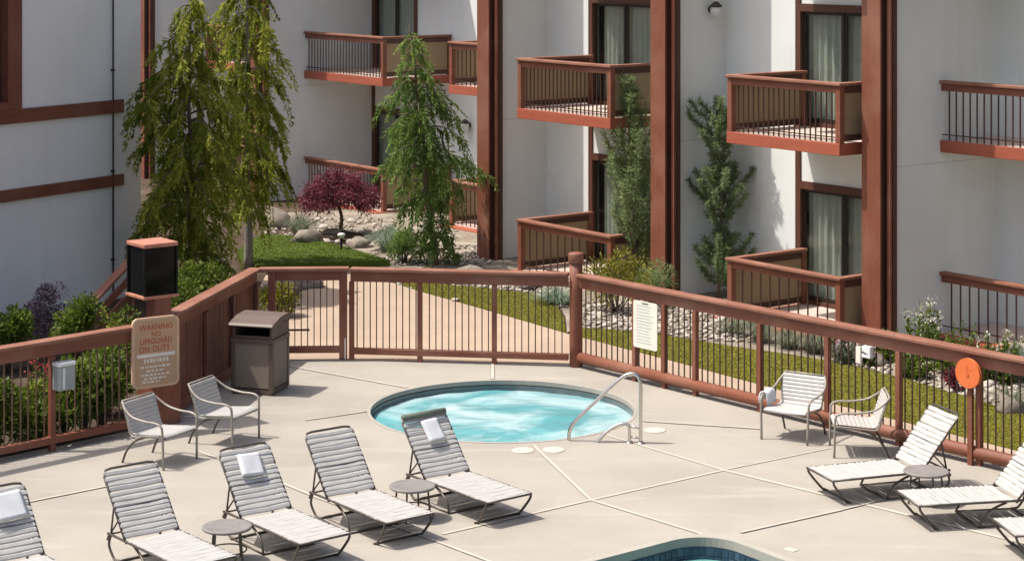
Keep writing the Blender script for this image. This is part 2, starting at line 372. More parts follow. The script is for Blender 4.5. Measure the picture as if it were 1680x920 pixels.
def strip(pts, wd, z=.004, name='joint_strip', mat=None, parent=None):
    m = MB(); P = [Vector(p) for p in pts]
    for i in range(len(P)-1):
        t = (P[i+1]-P[i]).normalized(); n = Vector((-t.y,t.x))*wd/2
        m.quad((P[i].x-n.x,P[i].y-n.y,z),(P[i+1].x-n.x,P[i+1].y-n.y,z),(P[i+1].x+n.x,P[i+1].y+n.y,z),(P[i].x+n.x,P[i].y+n.y,z))
    return m.build(name, mat or M['joint'], parent)
JW = .036
zz = [.004]
def jline(pxs, wd=JW):
    zz[0] += .00035
    strip([gp(*p) for p in pxs], wd+.014, zz[0]-.0028, 'joint_gap', M['joint_dark'], deck)
    return strip([gp(*p) for p in pxs], wd, zz[0], parent=deck)
jline([(988,711),(1188,771)]); jline([(1188,771),(1690,893)], .05)
jline([(876,731),(970,820)]); jline([(970,820),(1188,771)]); jline([(1188,771),(1362,735)], .022)
jline([(970,820),(1152,876)]); jline([(970,820),(726,876)], .034)
jline([(326,740),(457,790)], .034); jline([(457,790),(533,821)]); jline([(533,821),(730,893)], .03); jline([(730,893),(812,924)])
jline([(476,601),(668,636)], .04); jline([(808,597),(808,622)], .04)
jline([(500,690),(603,675)], .022); jline([(1054,691),(1250,704)], .03)
jline([(20,829),(190,795)], .03); jline([(1215,874),(1380,837)], .03)
jline([(1380,837),(1500,808)], .016)

# coping ring of the spa, spa basin, swimming pool basin
def ring(name, c, r0, r1, z0, z1, mat, parent=None, n=72):
    m = MB()
    a = circ(c,r0,n); b = circ(c,r1,n)
    for i in range(n):
        j=(i+1)%n
        m.quad((*a[i],z1),(*b[i],z1),(*b[j],z1),(*a[j],z1))
        m.quad((*a[j],z0),(*a[i],z0),(*a[i],z1),(*a[j],z1))
        m.quad((*b[i],z0),(*b[j],z0),(*b[j],z1),(*b[i],z1))
    return m.build(name, mat, parent, True)
spa = tag(bpy.data.objects.new('hot_tub', None), 'round sunken hot tub with foaming pale blue water in the deck', 'hot tub'); COL.objects.link(spa); spa.location = (TUB_C[0],TUB_C[1],0)
ring('rim', (0,0), TUB_R-.045, TUB_R-.002, -.05, .004, M['deck'], spa)
ring('tile_band', (0,0), TUB_R-.05, TUB_R-.03, -.42, -.062, M['tile_band'], spa)
b = MB(); b.lathe([(TUB_R-.04,-.42),(TUB_R-.06,-.95),(.9,-1.0)], 48); b.build('basin', M['basin'], spa, True)
wm = MB(); NR, NA = 40, 96; rr = TUB_R-.045
import mathutils.noise as mn
for i in range(NR+1):
    for k in range(NA):
        r_ = rr*i/NR; a = 2*math.pi*k/NA; x,y = r_*math.cos(a), r_*math.sin(a)
        z = -.125 + .016*mn.noise(Vector((x*3.1,y*3.1,2.0))) + .009*mn.noise(Vector((x*8,y*8,5.0)))
        wm.v.append((x,y,z))
for i in range(NR):
    for k in range(NA): wm.f.append((i*NA+k,(i+1)*NA+k,(i+1)*NA+(k+1)%NA,i*NA+(k+1)%NA))
wm.build('water', M['spa_water'], spa, True)

pool = tag(bpy.data.objects.new('swimming_pool', None), 'corner of swimming pool with green water and blue waterline tiles', 'swimming pool'); COL.objects.link(pool); pool.location = (0,0,0)
o0 = pool_outline(.012); o1 = pool_outline(.10)
m = MB()
for i in range(len(o0)-1):
    m.quad((*o0[i],.006),(*o0[i+1],.006),(*o1[i+1],.006),(*o1[i],.006)); m.quad((*o1[i],.006),(*o1[i+1],.006),(*o1[i+1],-.085),(*o1[i],-.085))
m.build('coping', M['coping'], pool, True)
# waterline tiles, one by one round the corner
o2 = pool_outline(.104); seg = []
path = [Vector(p) for p in o2]
cum = [0]
for i in range(len(path)-1): cum.append(cum[-1]+(path[i+1]-path[i]).length)
def at(s_):
    for i in range(len(path)-1):
        if s_ <= cum[i+1]: return path[i].lerp(path[i+1], (s_-cum[i])/(cum[i+1]-cum[i]))
    return path[-1]
mid = (cum[1]+cum[-2])/2; TW=.075
for k in range(-48,49):
    for row in range(2):
        a = at(mid+k*TW+.004); c = at(mid+(k+1)*TW-.004); t=(c-a).normalized(); n=Vector((-t.y,t.x))*.006
        z1 = -.09-row*.075; z0 = z1-.070
        mm = MB(); mm.quad((a.x-n.x,a.y-n.y,z1),(a.x-n.x,a.y-n.y,z0),(c.x-n.x,c.y-n.y,z0),(c.x-n.x,c.y-n.y,z1)); mm.f[-1]=mm.f[-1]
        if abs(k) < 28: mm.build('tile', M['pool_tile'] if (k*7+row*3)%4 else M['pool_tile2'], pool)
m = MB()
for i in range(len(o2)-1): m.quad((*o2[i],-.24),(*o2[i],-1.4),(*o2[i+1],-1.4),(*o2[i+1],-.24))
m.build('basin', M['basin'], pool)
m = MB()
for i in range(len(o2)-1): m.quad((*o2[i],-.08),(*o2[i],-.239),(*o2[i+1],-.239),(*o2[i+1],-.08))
m.build('tile_backing', M['pool_tile'], pool)
flat('water', [pool_outline(.106)], -.20, M['pool_water'], pool)

# walkway and lawns
def poly(pxs): return [gp(*p) for p in pxs]
walk_far = poly([(436,452),(520,446),(592,451),(640,463),(690,479),(780,504),(935,549),(1100,592),(1300,646),(1500,697),(1700,748),(1900,800)])
walk = [(CORNER[0]-.45,CORNER[1]+.14)] + walk_far + [off_pt(BIGPOST,RIGHT_END,.15),(BIGPOST[0]+.12,BIGPOST[1]+.16)]
walkway = tag(flat('walkway', [walk], .006, M['walk'], None, .06), kind='structure')
for a,b_ in (((590,578),(500,452)),((760,580),(660,470)),((985,600),(950,553)),((1190,652),(1150,606)),((1400,706),(1370,664))):
    strip([gp(*a),gp(*b_)], .016, .0085, 'saw_joint', M['stone_t'], walkway)
lawn1 = poly([(592,451),(640,451),(690,464),(780,472),(870,482),(905,493),(925,520),(928,546),(780,503),(690,478),(640,462)])
lawn2 = poly([(935,549),(944,538),(1000,541),(1090,551),(1200,569),(1300,583),(1380,596),(1490,624),(1600,656),(1700,688),(1900,750),(1900,800),(1700,747),(1500,696),(1300,645),(1100,591)])
lawn3 = poly([(420,444),(640,436),(600,424),(560,412),(500,398),(430,392),(390,420)])
def inside(p, pl):
    x,y=p; c=False; j=len(pl)-1
    for i in range(len(pl)):
        if (pl[i][1]>y)!=(pl[j][1]>y) and x < (pl[j][0]-pl[i][0])*(y-pl[i][1])/(pl[j][1]-pl[i][1])+pl[i][0]: c=not c
        j=i
    return c
def lawn(name, pl, z, dens, bm_, seed, h=.014, thick=.05, turf='turf'):
    rnd = random.Random(seed)
    base = tag(flat('lawn', [pl], z, M[turf], None, thick), kind='structure')
    xs=[p[0] for p in pl]; ys=[p[1] for p in pl]; m=MB()
    A=(max(xs)-min(xs))*(max(ys)-min(ys)); n=int(A*dens)
    for i in range(n):
        x=rnd.uniform(min(xs),max(xs)); y=rnd.uniform(min(ys),max(ys))
        if not inside((x,y),pl): continue
        a=rnd.uniform(0,6.283); s_=rnd.uniform(.006,.011); hh=h*rnd.uniform(.5,1.2); lx,ly=rnd.gauss(0,.018),rnd.gauss(0,.018)
        t=min(1,max(0,.45+.25*mn.noise(Vector((x*1.2,y*1.2,seed)))+rnd.gauss(0,.07)))
        m.tri((x-s_*math.cos(a),y-s_*math.sin(a),z),(x+s_*math.cos(a),y+s_*math.sin(a),z),(x+lx,y+ly,z+hh),t)
    tag(m.build(name, bm_), 'short mown grass blades covering the lawn', 'grass', kind='stuff')
lawn('grass', lawn1, .012, 3600, M['grass'], 3)
lawn('grass', lawn2, .012, 3200, M['grass'], 4)
lawn('grass', lawn3, .10, 2200, M['grass_deep'], 5, .022, .16, 'turf_deep')

# ------------------------------------------------------------------ hotel
ROT = R(-53)
hotel = thing('hotel_building', (2.498, 32.2, 0), ROT, 'pale grey stuccoed hotel with brown timber columns and rows of wooden balconies', 'building')
FLOORS = (0.03, 2.79, 5.55)
TOP = 8.5
def wall_cells(m, u0, u1, v0, v1, z0, z1, holes):
    us = sorted({u0,u1,*[h[0] for h in holes],*[h[1] for h in holes]}); zs = sorted({z0,z1,*[h[2] for h in holes],*[h[3] for h in holes]})
    for i in range(len(us)-1):
        # merge vertically where possible
        for j in range(len(zs)-1):
            uc=(us[i]+us[i+1])/2; zc=(zs[j]+zs[j+1])/2
            if any(h[0]<uc<h[1] and h[2]<zc<h[3] for h in holes): continue
            m.box(us[i],us[i+1],v0,v1,zs[j],zs[j+1])
def column(u, v):
    # timber post facing the end of a fin wall: planks with grooves
    m = MB(); m.box(u-.17,u+.235,v-.055,v+.04,-.05,TOP); m.box(u-.17,u+.13,v-.165,v-.055,-.05,TOP); core = m.build('column', M['dark_shaded_wood'], hotel)
    mm = MB(); mm.box(u-.2,u+.155,v-.2,v-.167,-.05,TOP); mm.build('plank', M['post_wood'], core, bevel=.006)
    mm = MB(); mm.box(u+.185,u+.25,v-.10,v-.057,-.05,TOP); mm.build('plank', M['post_wood'], core, bevel=.005)
    mm = MB(); mm.box(u+.237,u+.248,v-.04,v+.045,-.05,TOP); mm.build('plank', M['dark_shaded_wood'], core)  # side face away from the sun, shade put into its colour
    mm = MB(); mm.box(u-.2,u-.172,v-.164,v+.075,-.05,TOP); mm.build('plank', M['post_wood'], core)
def fin(u, v0, v1): 
    m = MB(); m.box(u-.15,u+.15,v0+.045,v1,-.06,TOP+.1)
    o = m.build('fin_wall', M['stucco'], hotel)
    for f in FLOORS[1:]:
        mm = MB(); mm.box(u+.150,u+.1525,v0+.08,v1-.02,f-.325,f-.318); mm.build('control_joint', M['print_grey'], o)
def door(u0, u1, v, zf, zh, panes=2, curtain=1.0, open_from=0.0):
    """sliding glass door: frame, panes, curtain; v = face of the wall, set back 8 cm"""
    m = MB()
    m.box(u0,u0+.11,v-.03,v+.10,zf,zh); m.box(u1-.11,u1,v-.03,v+.10,zf,zh); m.box(u0+.11,u1-.11,v-.032,v+.10,zh-.12,zh); m.box(u0+.11,u1-.11,v-.01,v+.10,zf,zf+.06)
    d = m.build('sliding_door', M['shaded_frame_wood'], hotel)
    a0,a1 = u0+.11,u1-.11; wd=(a1-a0)/panes
    for i in range(panes):
        s0=a0+i*wd; s1=s0+wd; y=v+.04+.025*(i%2)
        m=MB(); m.box(s0,s0+.05,y,y+.022,zf+.06,zh-.12); m.box(s1-.05,s1,y,y+.022,zf+.06,zh-.12); m.box(s0+.05,s1-.05,y,y+.022,zf+.06,zf+.13); m.box(s0+.05,s1-.05,y,y+.022,zh-.17,zh-.12)
        m.build('pane_frame', M['alum'], d)
        m=MB(); m.box(s0+.045,s1-.045,y+.008,y+.013,zf+.125,zh-.165); m.build('pane', M['glass'], d)
    # pleated curtain behind the glass
    m=MB(); n=int((a1-a0)*curtain/.022); uu=a0+open_from
    for i in range(n):
        x0=uu+i*.022; x1=x0+.022
        y0=v+.17+.028*math.sin(i*.95)+.012*math.sin(i*.31); y1=v+.17+.028*math.sin((i+1)*.95)+.012*math.sin((i+1)*.31)
        m.quad((x0,y0,zf+.05),(x1,y1,zf+.05),(x1,y1,zh-.10),(x0,y0,zh-.10))
    m.build('curtain', M['curtain'], d, True)
    return (u0,u1,zf,zh)
def balcony(u0, u1, vf, vb, zf, left=True, right=True, ground=False, pitch=.108):
    """slab with fascia, front railing of thin balusters, panelled side returns"""
    th = .17
    m = MB(); m.box(u0+.03,u1-.03,vf+.03,vb,zf-th+.01,zf-.012); s = m.build('balcony', M['stucco'], hotel)
    def sub(name, mat, bev=0.0, **k): return None
    if not ground:
        mm=MB(); mm.box(u0,u1,vf-.012,vf+.028,zf-th,zf+.004); mm.build('fascia', M['fascia'], s, bevel=.006)
        for ue,ok in ((u0,left),(u1-.028,right)):
            if ok: mm=MB(); mm.box(ue,ue+.028,vf+.03,vb,zf-th,zf+.002); mm.build('fascia', M['fascia'], s, bevel=.006)
    mm=MB(); mm.box(u0+.03,u1-.03,vf+.03,vb,zf-.011,zf+.0); mm.build('floor', M['balcony_floor'], s)
    zt = zf+.865
    pw=.095
    zb = zf+.006 if not ground else -.03
    # corner posts
    for ue,ok in ((u0,left),(u1-pw,right)):
        if ok:
            mm=MB(); mm.box(ue,ue+pw,vf,vf+pw,zb,zt-.048); mm.build('post', M['wood'], s, bevel=.006)
            mm=MB(); mm.box(ue+.008,ue+pw-.008,vb-pw,vb-.002,zb,zt-.048); mm.build('post', M['wood'], s, bevel=.006)
    f0 = u0+pw if left else u0; f1 = u1-pw if right else u1
    mm=MB(); mm.box(f0,f1,vf+.012,vf+.07,zt-.15,zt-.048); mm.build('rail', M['wood'], s, bevel=.006)
    mm=MB(); mm.box(u0-.02,u1+.02,vf-.03,vf+.115,zt-.046,zt); mm.build('cap_rail', M['cap_wood'], s, bevel=.010)
    n = int((f1-f0)/pitch); me=None
    for i in range(1,n+1):
        x = f0+(f1-f0)*i/(n+1)
        if me is None:
            bm_=MB(); bm_.box(-.0085,.0085,-.0085,.0085,0,zt-.15-zf-.004); me=bm_.mesh('baluster', M['metal_dark'])
        link('baluster', me, s, loc=(x,vf+.045,zf+.004))
    mm=MB(); mm.box(f0,f1,vf+.036,vf+.054,zf+.075,zf+.09); mm.build('lower_rail', M['metal_dark'], s)
    for ue,ok in ((u0,left),(u1,right)):
        if not ok: continue
        sgn = 1 if ue==u0 else -1
        c0,c1 = (ue-.015,ue+.115) if sgn>0 else (ue-.115,ue+.015)
        mm=MB(); mm.box(c0,c1,vf+.117,vb-.004,zt-.046,zt-.001); mm.build('cap_rail', M['cap_wood'], s, bevel=.008)
        e0,e1 = (ue+.02,ue+.07) if sgn>0 else (ue-.07,ue-.02)
        mm=MB(); mm.box(e0,e1,vf+pw+.002,vb-pw-.002,zt-.15,zt-.048); mm.build('rail', M['dark_shaded_wood'], s)  # side-return rail, darkened to carry its shade in the colour
        mm=MB(); mm.box(e0,e1,vf+pw+.002,vb-pw-.002,zf+.03,zf+.12); mm.build('rail', M['dark_shaded_wood'], s)
        mm=MB(); mm.box(e0+.014,e1-.014,vf+pw+.002,vb-pw-.002,zf+.121,zt-.151); pn = mm.build('side_panel', M['tan'], s)
        k = int((vb-vf-.2)/.17)
    return s
UA, UB, UC, UD, U0, UX = -4.73, 0.0, 4.57, 9.2, -14.2, -19.6
for u,v in ((UA,0),(UB,0),(UC,0),(UD,0),(U0,.72),(UX,.72)): column(u,v)
fin(UA,0,3.5); fin(UB,0,1.14); fin(UC,0,2.3); fin(UD,0,2.3); fin(U0,.72,3.5); fin(UX,.72,3.5)
# back walls with door openings
def bay_wall(u0,u1,v,doors):
    m=MB(); wall_cells(m,u0,u1,v,v+.22,-.06,TOP,[(d[0],d[1],f,f+1.90) for d in doors for f in FLOORS]); m.build('wall', M['stucco'], hotel)
    for d in doors:
        for f in FLOORS:
            door(d[0],d[1],v,f,f+1.90,2,d[2] if len(d)>2 else 1.0, d[3] if len(d)>3 else 0)
            # vertical trim joining the doors of the storeys
            if f>1:
                mm=MB(); mm.box(d[0]-.002,d[0]+.10,v-.028,v-.003,f-.86,f-.0); mm.build('trim', M['shaded_frame_wood'], hotel)
bay_wall(UA+.15,UB-.15,1.12,[(-3.36,-1.50,.82,.10)])
bay_wall(UB+.15,UC-.15,1.12,[(1.76,3.70)])
bay_wall(UC+.15,UD-.15,2.28,[(6.55,8.4)])
bay_wall(U0+.15,UA-.15,3.48,[(-14.0,-12.2),(-7.6,-5.8)])
bay_wall(UX+.15,U0-.15,3.48,[(-18.2,-16.4)])
m=MB(); m.box(-30,UX-.15,.9,1.12,-.06,TOP); m.build('wall', M['stucco'], hotel)
# mass behind: rear wall, floors and roof so the rooms are enclosed
m=MB(); m.box(-30,20,9,9.2,-.06,TOP); m.box(UD+.15,UD+.37,2.3,9,-.06,TOP); m.build('rear_wall', M['stucco'], hotel)
m=MB()
for f in FLOORS[1:]:
    m.box(-29.9,UA-.1,3.72,8.98,f-.25,f-.02); m.box(UA+.1,UD,2.52,8.98,f-.25,f-.02)
m.build('floor_slab', M['room'], hotel)
m=MB(); m.box(-30.2,UA-.0,2.2,9.4,TOP+.12,TOP+.35); m.box(UA,20,-.1,9.4,TOP+.12,TOP+.35); m.build('roof', M['wood'], hotel)
m=MB()
for k,u in enumerate((-14.05,-9.4,-4.7,0.02,4.6)): m.box(u,u+.05,3.75,8.9,-.05,TOP)
m.build('room_partition', M['room'], hotel)
for f in FLOORS:
    gnd = f<1
    balcony(-3.33,-.83,-.5,1.11,f,ground=gnd, pitch=.108 if not gnd else .20)
    balcony(1.91,4.24,-.5,1.11,f,ground=gnd, pitch=.108 if not gnd else .20)
    balcony(UC+.152,UD-.16,1.07,2.27,f,left=False,right=False,ground=gnd, pitch=.13 if not gnd else .17)
    balcony(U0+.152,-10.9,1.72,3.47,f,left=False,ground=gnd, pitch=.118)
    balcony(-8.6,-5.4,1.78,3.47,f,ground=gnd, pitch=.15)
    balcony(-18.6,-15.0,1.72,3.47,f,ground=gnd, pitch=.15)
# patio slabs at ground level
for (a,b_,c,d_) in ((-3.3,-.86,-.47,1.1),(1.94,4.2,-.47,1.1),(UC+.16,UD-.2,1.1,2.26),(U0+.2,-10.95,1.75,3.46),(-8.55,-5.5,1.8,3.46)):
    m=MB(); m.box(a-.12,b_+.12,c-.25,d_,-.1,.012); m.build('patio_slab', M['fascia'], hotel)
# wall lamps
def wall_lamp(u,v,z,nx,label):
    p = hotel.matrix_basis @ Vector((u,v,z))
    t = thing('wall_lamp', p, ROT, label, 'lamp', 'wall lamps on the hotel')
    m=MB(); m.lathe([(.05,-.01),(.06,.0),(.06,.02),(.02,.03)],14); bp=m.build('back_plate', M['alum'], t, True); 
    bp.rotation_euler = (R(90),0,0) if nx=='v' else (0,R(90),0)
    m=MB(); m.lathe([(.04,-.13),(.085,-.10),(.095,.0),(.07,.07),(.03,.10)],16); s=m.build('globe', M['white_plastic'], t, True)
    s.location = (0,-.12,0) if nx=='v' else (.13,0,0)
    m=MB(); m.lathe([(.10,.04),(.10,.06),(.04,.12),(.02,.13)],16); k=m.build('cap', M['alum'], t, True); k.location=s.location
wall_lamp(-10.25,3.47,1.77,'v','round wall lamp on white wall behind the weeping conifer')
wall_lamp(.152,.78,4.56,'u','round wall lamp high on fin wall above the slim young pine')

# ------------------------------------------------------------------ left wing
wing = thing('hotel_wing', (-6.0,32.5,0), R(57), 'blank grey stuccoed hotel wing with dark brown timber bands and window', 'building')
WT=6.2
m=MB()
wx0,wx1,wz0,wz1=-7.5,-2.72,3.16,5.2
wall_cells(m,-16,0,0,.25,-.06,WT,[(wx0,wx1,wz0,wz1)]); m.box(-.25,0,.25,8,-.06,WT); m.box(-16,0,8,8.25,-.06,WT); m.box(-16,-15.75,.25,8,-.06,WT)
m.build('wall', M['wing_stucco'], wing)
m=MB(); m.box(-16.2,.2,-.25,8.4,WT,WT+.2); m.build('roof', M['dark_shaded_wood'], wing)
m=MB(); m.box(wx0-.3,-.42,-.045,.0,2.93,3.14); m.build('band', M['wood'], wing, bevel=.006)
m=MB(); m.box(-9,-.42,-.045,.0,1.77,1.95); m.build('band', M['wood'], wing, bevel=.006)
m=MB(); m.box(wx1-.16,wx1+.12,-.05,.12,wz0-.02,wz1); m.box(wx0,wx1-.16,-.05,.12,wz0-.02,wz0+.10); m.box(wx0,wx1,-.05,.12,wz1-.1,wz1+.02); fr=m.build('window', M['wood'], wing, bevel=.006)
m=MB(); m.box(wx0,wx1-.16,.14,.15,wz0+.05,wz1); m.build('pane', M['glass'], fr)
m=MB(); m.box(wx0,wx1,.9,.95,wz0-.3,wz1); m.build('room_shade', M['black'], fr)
m=MB(); m.box(wx0,wx1-.17,.10,.135,wz0+.10,wz0+.52); ac=m.build('air_conditioner', M['alum'], fr)
for k in range(6):
    mm=MB(); mm.box(wx0,wx1-.2,.088,.099,wz0+.14+k*.058,wz0+.165+k*.058); mm.build('grille_bar', M['print_grey'], fr)
m=MB(); m.tube([(-.66,-.035,WT),(-.66,-.035,.02)],.014,8); m.build('downpipe', M['alum'], wing, True)
for z in (.6,2.0,3.6,5.2):
    m=MB(); m.box(-.685,-.635,-.052,-.001,z,z+.03); m.build('pipe_clamp', M['alum'], wing)

# ------------------------------------------------------------------ fences
FH=1.25
def fence(name, p0, p1, label, posts, pitch, picks='picket', round_bottom=True, cap=True, start=.0, end=.0, skip_picks=()):
    a=Vector(p0); b_=Vector(p1); L_=(b_-a).length; rz=math.atan2(b_.y-a.y,b_.x-a.x)
    t=thing(name,(a.x,a.y,0),rz,label,'fence')
    m=MB(); m.box(start,L_-end,-.085,.085,FH-.042,FH); m.build('cap_rail', M['cap_wood'], t, bevel=.009)
    m=MB(); m.box(start,L_-end,-.03,.03,FH-.185,FH-.045); m.build('rail', M['fence_wood'], t, bevel=.006)
    if round_bottom: m=MB(); m.tube([(start,0,.135),(L_*.5,0,.13),(L_-end,0,.135)],.07,14); m.build('bottom_rail', M['fence_wood'], t, True)
    else: m=MB(); m.box(start,L_-end,-.04,.04,.085,.165); m.build('bottom_rail', M['fence_wood'], t, bevel=.006)
    for x in posts:
        m=MB(); m.box(x-.032,x+.032,-.032,.032,.0,FH-.188); m.build('post', M['post_wood'], t, bevel=.005)
    n=int((L_-start-end)/pitch); zt0=.16
    me=MB().box(-.0065,.0065,-.0065,.0065,0,FH-.185-zt0+.02).mesh('picket', M[picks])
    for i in range(1,n):
        x=start+(L_-start-end)*i/n
        if any(abs(x-p)<.04 for p in posts): continue
        link('picket', me, t, loc=(x+random.uniform(-.004,.004),0,zt0-.01), rz=random.uniform(-.1,.1))
    return t
def along(p0,p1,px):
    """distance along p0->p1 (plan) of the point seen at column px"""
    k=(px-840)/FPX; d=Vector(p1)-Vector(p0); L_=d.length; u=d/L_
    return (k*p0[1]-p0[0])/(u.x-k*u.y)
POSTB = gp(573,590)
fence('picket_fence', POSTB, BIGPOST, 'straight brown fence with thin dark pickets behind the hot tub', [along(POSTB,BIGPOST,p) for p in (577,689,811)], .088, round_bottom=False, start=.02, end=.1)
# right hand fence
fr_=fence('picket_fence', BIGPOST, RIGHT_END, 'long brown fence running from round post to the right behind loungers', [along(BIGPOST,RIGHT_END,p) for p in (1042,1090,1141,1247,1358,1475,1607,1745)], .102, start=.09)
# big round post
bp=thing('round_post', (BIGPOST[0],BIGPOST[1],0), 0, 'thick round brown post where the two picket fences meet', 'post')
m=MB(); m.lathe([(.085,0),(.088,.3),(.086,1.0),(.088,1.38)],20); m.build('shaft', M['post_wood'], bp, True)
m=MB(); m.lathe([(.092,1.381),(.102,1.39),(.102,1.50),(.096,1.515),(.05,1.52)],20); m.build('collar', M['post_wood'], bp, True)
# left fence
fence('picket_fence', FENCE_L0, FENCE_L1, 'left brown fence with weathered pickets in front of leafy shrubs', [along(FENCE_L0,FENCE_L1,p) for p in (-150,85)], .098, picks='picket_tan', round_bottom=False, start=0, end=.05)
# gate between corner and back fence
GA=gp(440,591)
ga=Vector(GA); gb=Vector((POSTB[0]-.05,POSTB[1])); GL=(gb-ga).length
gate=thing('picket_gate',(ga.x,ga.y,0),math.atan2(gb.y-ga.y,gb.x-ga.x),'brown framed gate with thin dark pickets beside the litter bin','gate')
m=MB(); m.box(0,.10,-.05,.05,0,FH-.045); m.build('post', M['post_wood'], gate, bevel=.006)
m=MB(); m.box(GL-.085,GL+.022,-.04,.04,.02,FH-.045); m.build('post', M['post_wood'], gate, bevel=.006)
m=MB(); m.box(-.12,GL+.045,-.08,.08,FH-.043,FH+.004); m.build('cap_rail', M['cap_wood'], gate, bevel=.009)
m=MB(); m.box(.102,GL-.077,-.03,.03,FH-.17,FH-.048); m.build('rail', M['fence_wood'], gate, bevel=.006)
m=MB(); m.box(.102,GL-.077,-.035,.035,.10,.19); m.build('bottom_rail', M['fence_wood'], gate, bevel=.006)
me=MB().box(-.0065,.0065,-.0065,.0065,0,FH-.36).mesh('picket', M['picket'])
n=int((GL-.2)/.08)
for i in range(1,n): link('picket', me, gate, loc=(.1+(GL-.18)*i/n,0,.185))
m=MB(); m.box(.08,.56,-.030,-.012,.40,.425); m.build('latch_bar', M['metal_dark'], gate)
m=MB(); m.box(GL-.012,GL+.006,-.055,-.041,.02,.30); m.build('drop_bolt', M['print_white'], gate)
# solid board fence from lamp post to corner
a=Vector((LAMP[0]+.10,LAMP[1]+.16)); b_=Vector(CORNER); L_=(b_-a).length
bf=thing('board_fence',(a.x,a.y,0),math.atan2(b_.y-a.y,b_.x-a.x),'solid brown board fence between lantern post and litter bin','fence')
m=MB(); m.box(0,L_+.06,-.10,.085,FH-.042,FH+.003); m.build('cap_rail', M['cap_wood'], bf, bevel=.009)
m=MB(); m.box(0,L_,-.045,.03,FH-.185,FH-.045); m.build('rail', M['fence_wood'], bf, bevel=.006)
m=MB(); m.box(0,L_,-.055,.04,.04,.15); m.build('bottom_rail', M['fence_wood'], bf, bevel=.006)
n=int(L_/.135)
for i in range(n):
    x0=L_*i/n; x1=L_*(i+1)/n; dz=random.uniform(-.006,.006)
    m=MB(); m.box(x0+.005,x1-.005,-.018+dz,.014+dz,.10,FH-.10); m.build('board', M['board_wood'], bf, bevel=.004)
for x in (L_*.36,L_*.68,L_-.06):
    m=MB(); m.box(x-.045,x+.045,-.075,-.026,.02,FH-.19); m.build('post', M['board_wood'], bf, bevel=.005)
# stair rail in the planting behind the left fence
ra=Vector(gp(140,580)); rb=Vector(gp(238,536))
sr=thing('stair_rail',(ra.x,ra.y,0),math.atan2(rb.y-ra.y,rb.x-ra.x),'sloping brown wooden stair rail half hidden by shrubs','handrail'); sl_=(rb-ra).length
m=MB(); m.bar((0,0,.62),(sl_*.75,0,1.06),.13,.045); m.build('cap_rail', M['cap_wood'], sr, bevel=.006)
m=MB(); m.bar((0,0,.38),(sl_*.75,0,.80),.05,.10); m.build('rail', M['fence_wood'], sr, bevel=.006)
m=MB(); m.bar((sl_*.75,0,1.085),(sl_*1.15,0,1.085),.13,.045); m.build('cap_rail', M['cap_wood'], sr, bevel=.006)
for x,z in ((.05,.6),(sl_*.75,1.05)):
    m=MB(); m.box(x-.05,x+.05,-.04,.04,-.03,z); m.build('post', M['post_wood'], sr, bevel=.005)
m=MB(); m.bar((0,0,.10),(sl_*.75,0,.50),.04,.22); m.build('stringer', M['board_wood'], sr)

# ------------------------------------------------------------------ lantern post with sign
lp=thing('lantern_post',(LAMP[0],LAMP[1],0),R(38),'square wooden post carrying a dark glass lantern with flat timber cap','lantern')
m=MB(); m.box(-.19,.19,-.19,.19,0,.62); m.build('base', M['post_wood'], lp, bevel=.012)
m=MB(); m.box(-.11,.11,-.11,.11,.62,1.50); m.build('post', M['post_wood'], lp, bevel=.01)
lx,ly=-.06,.05
m=MB(); m.box(lx-.235,lx+.235,ly-.235,ly+.235,1.49,1.525); m.build('tray', M['lantern_cap'], lp, bevel=.006)
lan=MB(); lan.box(lx-.20,lx+.20,ly-.20,ly+.20,1.527,2.085); lan.build('lamp_glass', M['smoked'], lp)
for sx in (-1,1):
    for sy in (-1,1):
        m=MB(); m.box(lx+sx*.208-.012,lx+sx*.208+.012,ly+sy*.208-.012,ly+sy*.208+.012,1.526,2.086); m.build('corner_strip', M['black'], lp)
m=MB(); m.box(lx-.225,lx+.225,ly-.225,ly+.225,2.088,2.135); m.build('cap', M['lantern_cap'], lp, bevel=.008)

def rrect(w_,h_,r,n=6):
    out=[]
    for cx,cz,a0 in ((w_/2-r,h_/2-r,0),(-w_/2+r,h_/2-r,90),(-w_/2+r,-h_/2+r,180),(w_/2-r,-h_/2+r,270)):
        for k in range(n+1): a=R(a0+90*k/n); out.append((cx+r*math.cos(a),cz+r*math.sin(a)))
    return out
def plate(poly2,y0,y1):
    m=MB(); n=len(poly2)
    m.v=[(x,y0,z) for x,z in poly2]+[(x,y1,z) for x,z in poly2]
    m.f=[tuple(range(n-1,-1,-1)),tuple(n+i for i in range(n))]+[(i,(i+1)%n,n+(i+1)%n,n+i) for i in range(n)]
    # front (toward -y) must face -y
    m.f[0]=tuple(range(n)); m.f[1]=tuple(n+i for i in reversed(range(n)))
    return m
def text(name, s_, size, x, z, y, mat, parent, xs=1.0):
    cu=bpy.data.curves.new(name,'FONT'); cu.body=s_; cu.size=size; cu.align_x='CENTER'; cu.align_y='CENTER'; cu.extrude=.0008; cu.offset=size*.012
    ob=bpy.data.objects.new(name,cu); COL.objects.link(ob); dg=bpy.context.evaluated_depsgraph_get()
    me=bpy.data.meshes.new_from_object(ob.evaluated_get(dg)); bpy.data.objects.remove(ob); me.materials.clear(); me.materials.append(mat)
    o=link(name,me,parent); o.location=(x,y,z); o.rotation_euler=(R(90),0,0); o.scale=(xs,1,1); return o
SG=(LAMP[0]+.05,LAMP[1]-.52)
sg=thing('notice_board',(SG[0],SG[1],0),R(34),'tan rounded notice board with red and white lettering on lantern post','sign')
plate(rrect(.575,.80,.07),-.02,.02).build('board', M['sign_edge'], sg, bevel=.004).location=(0,0,.935)
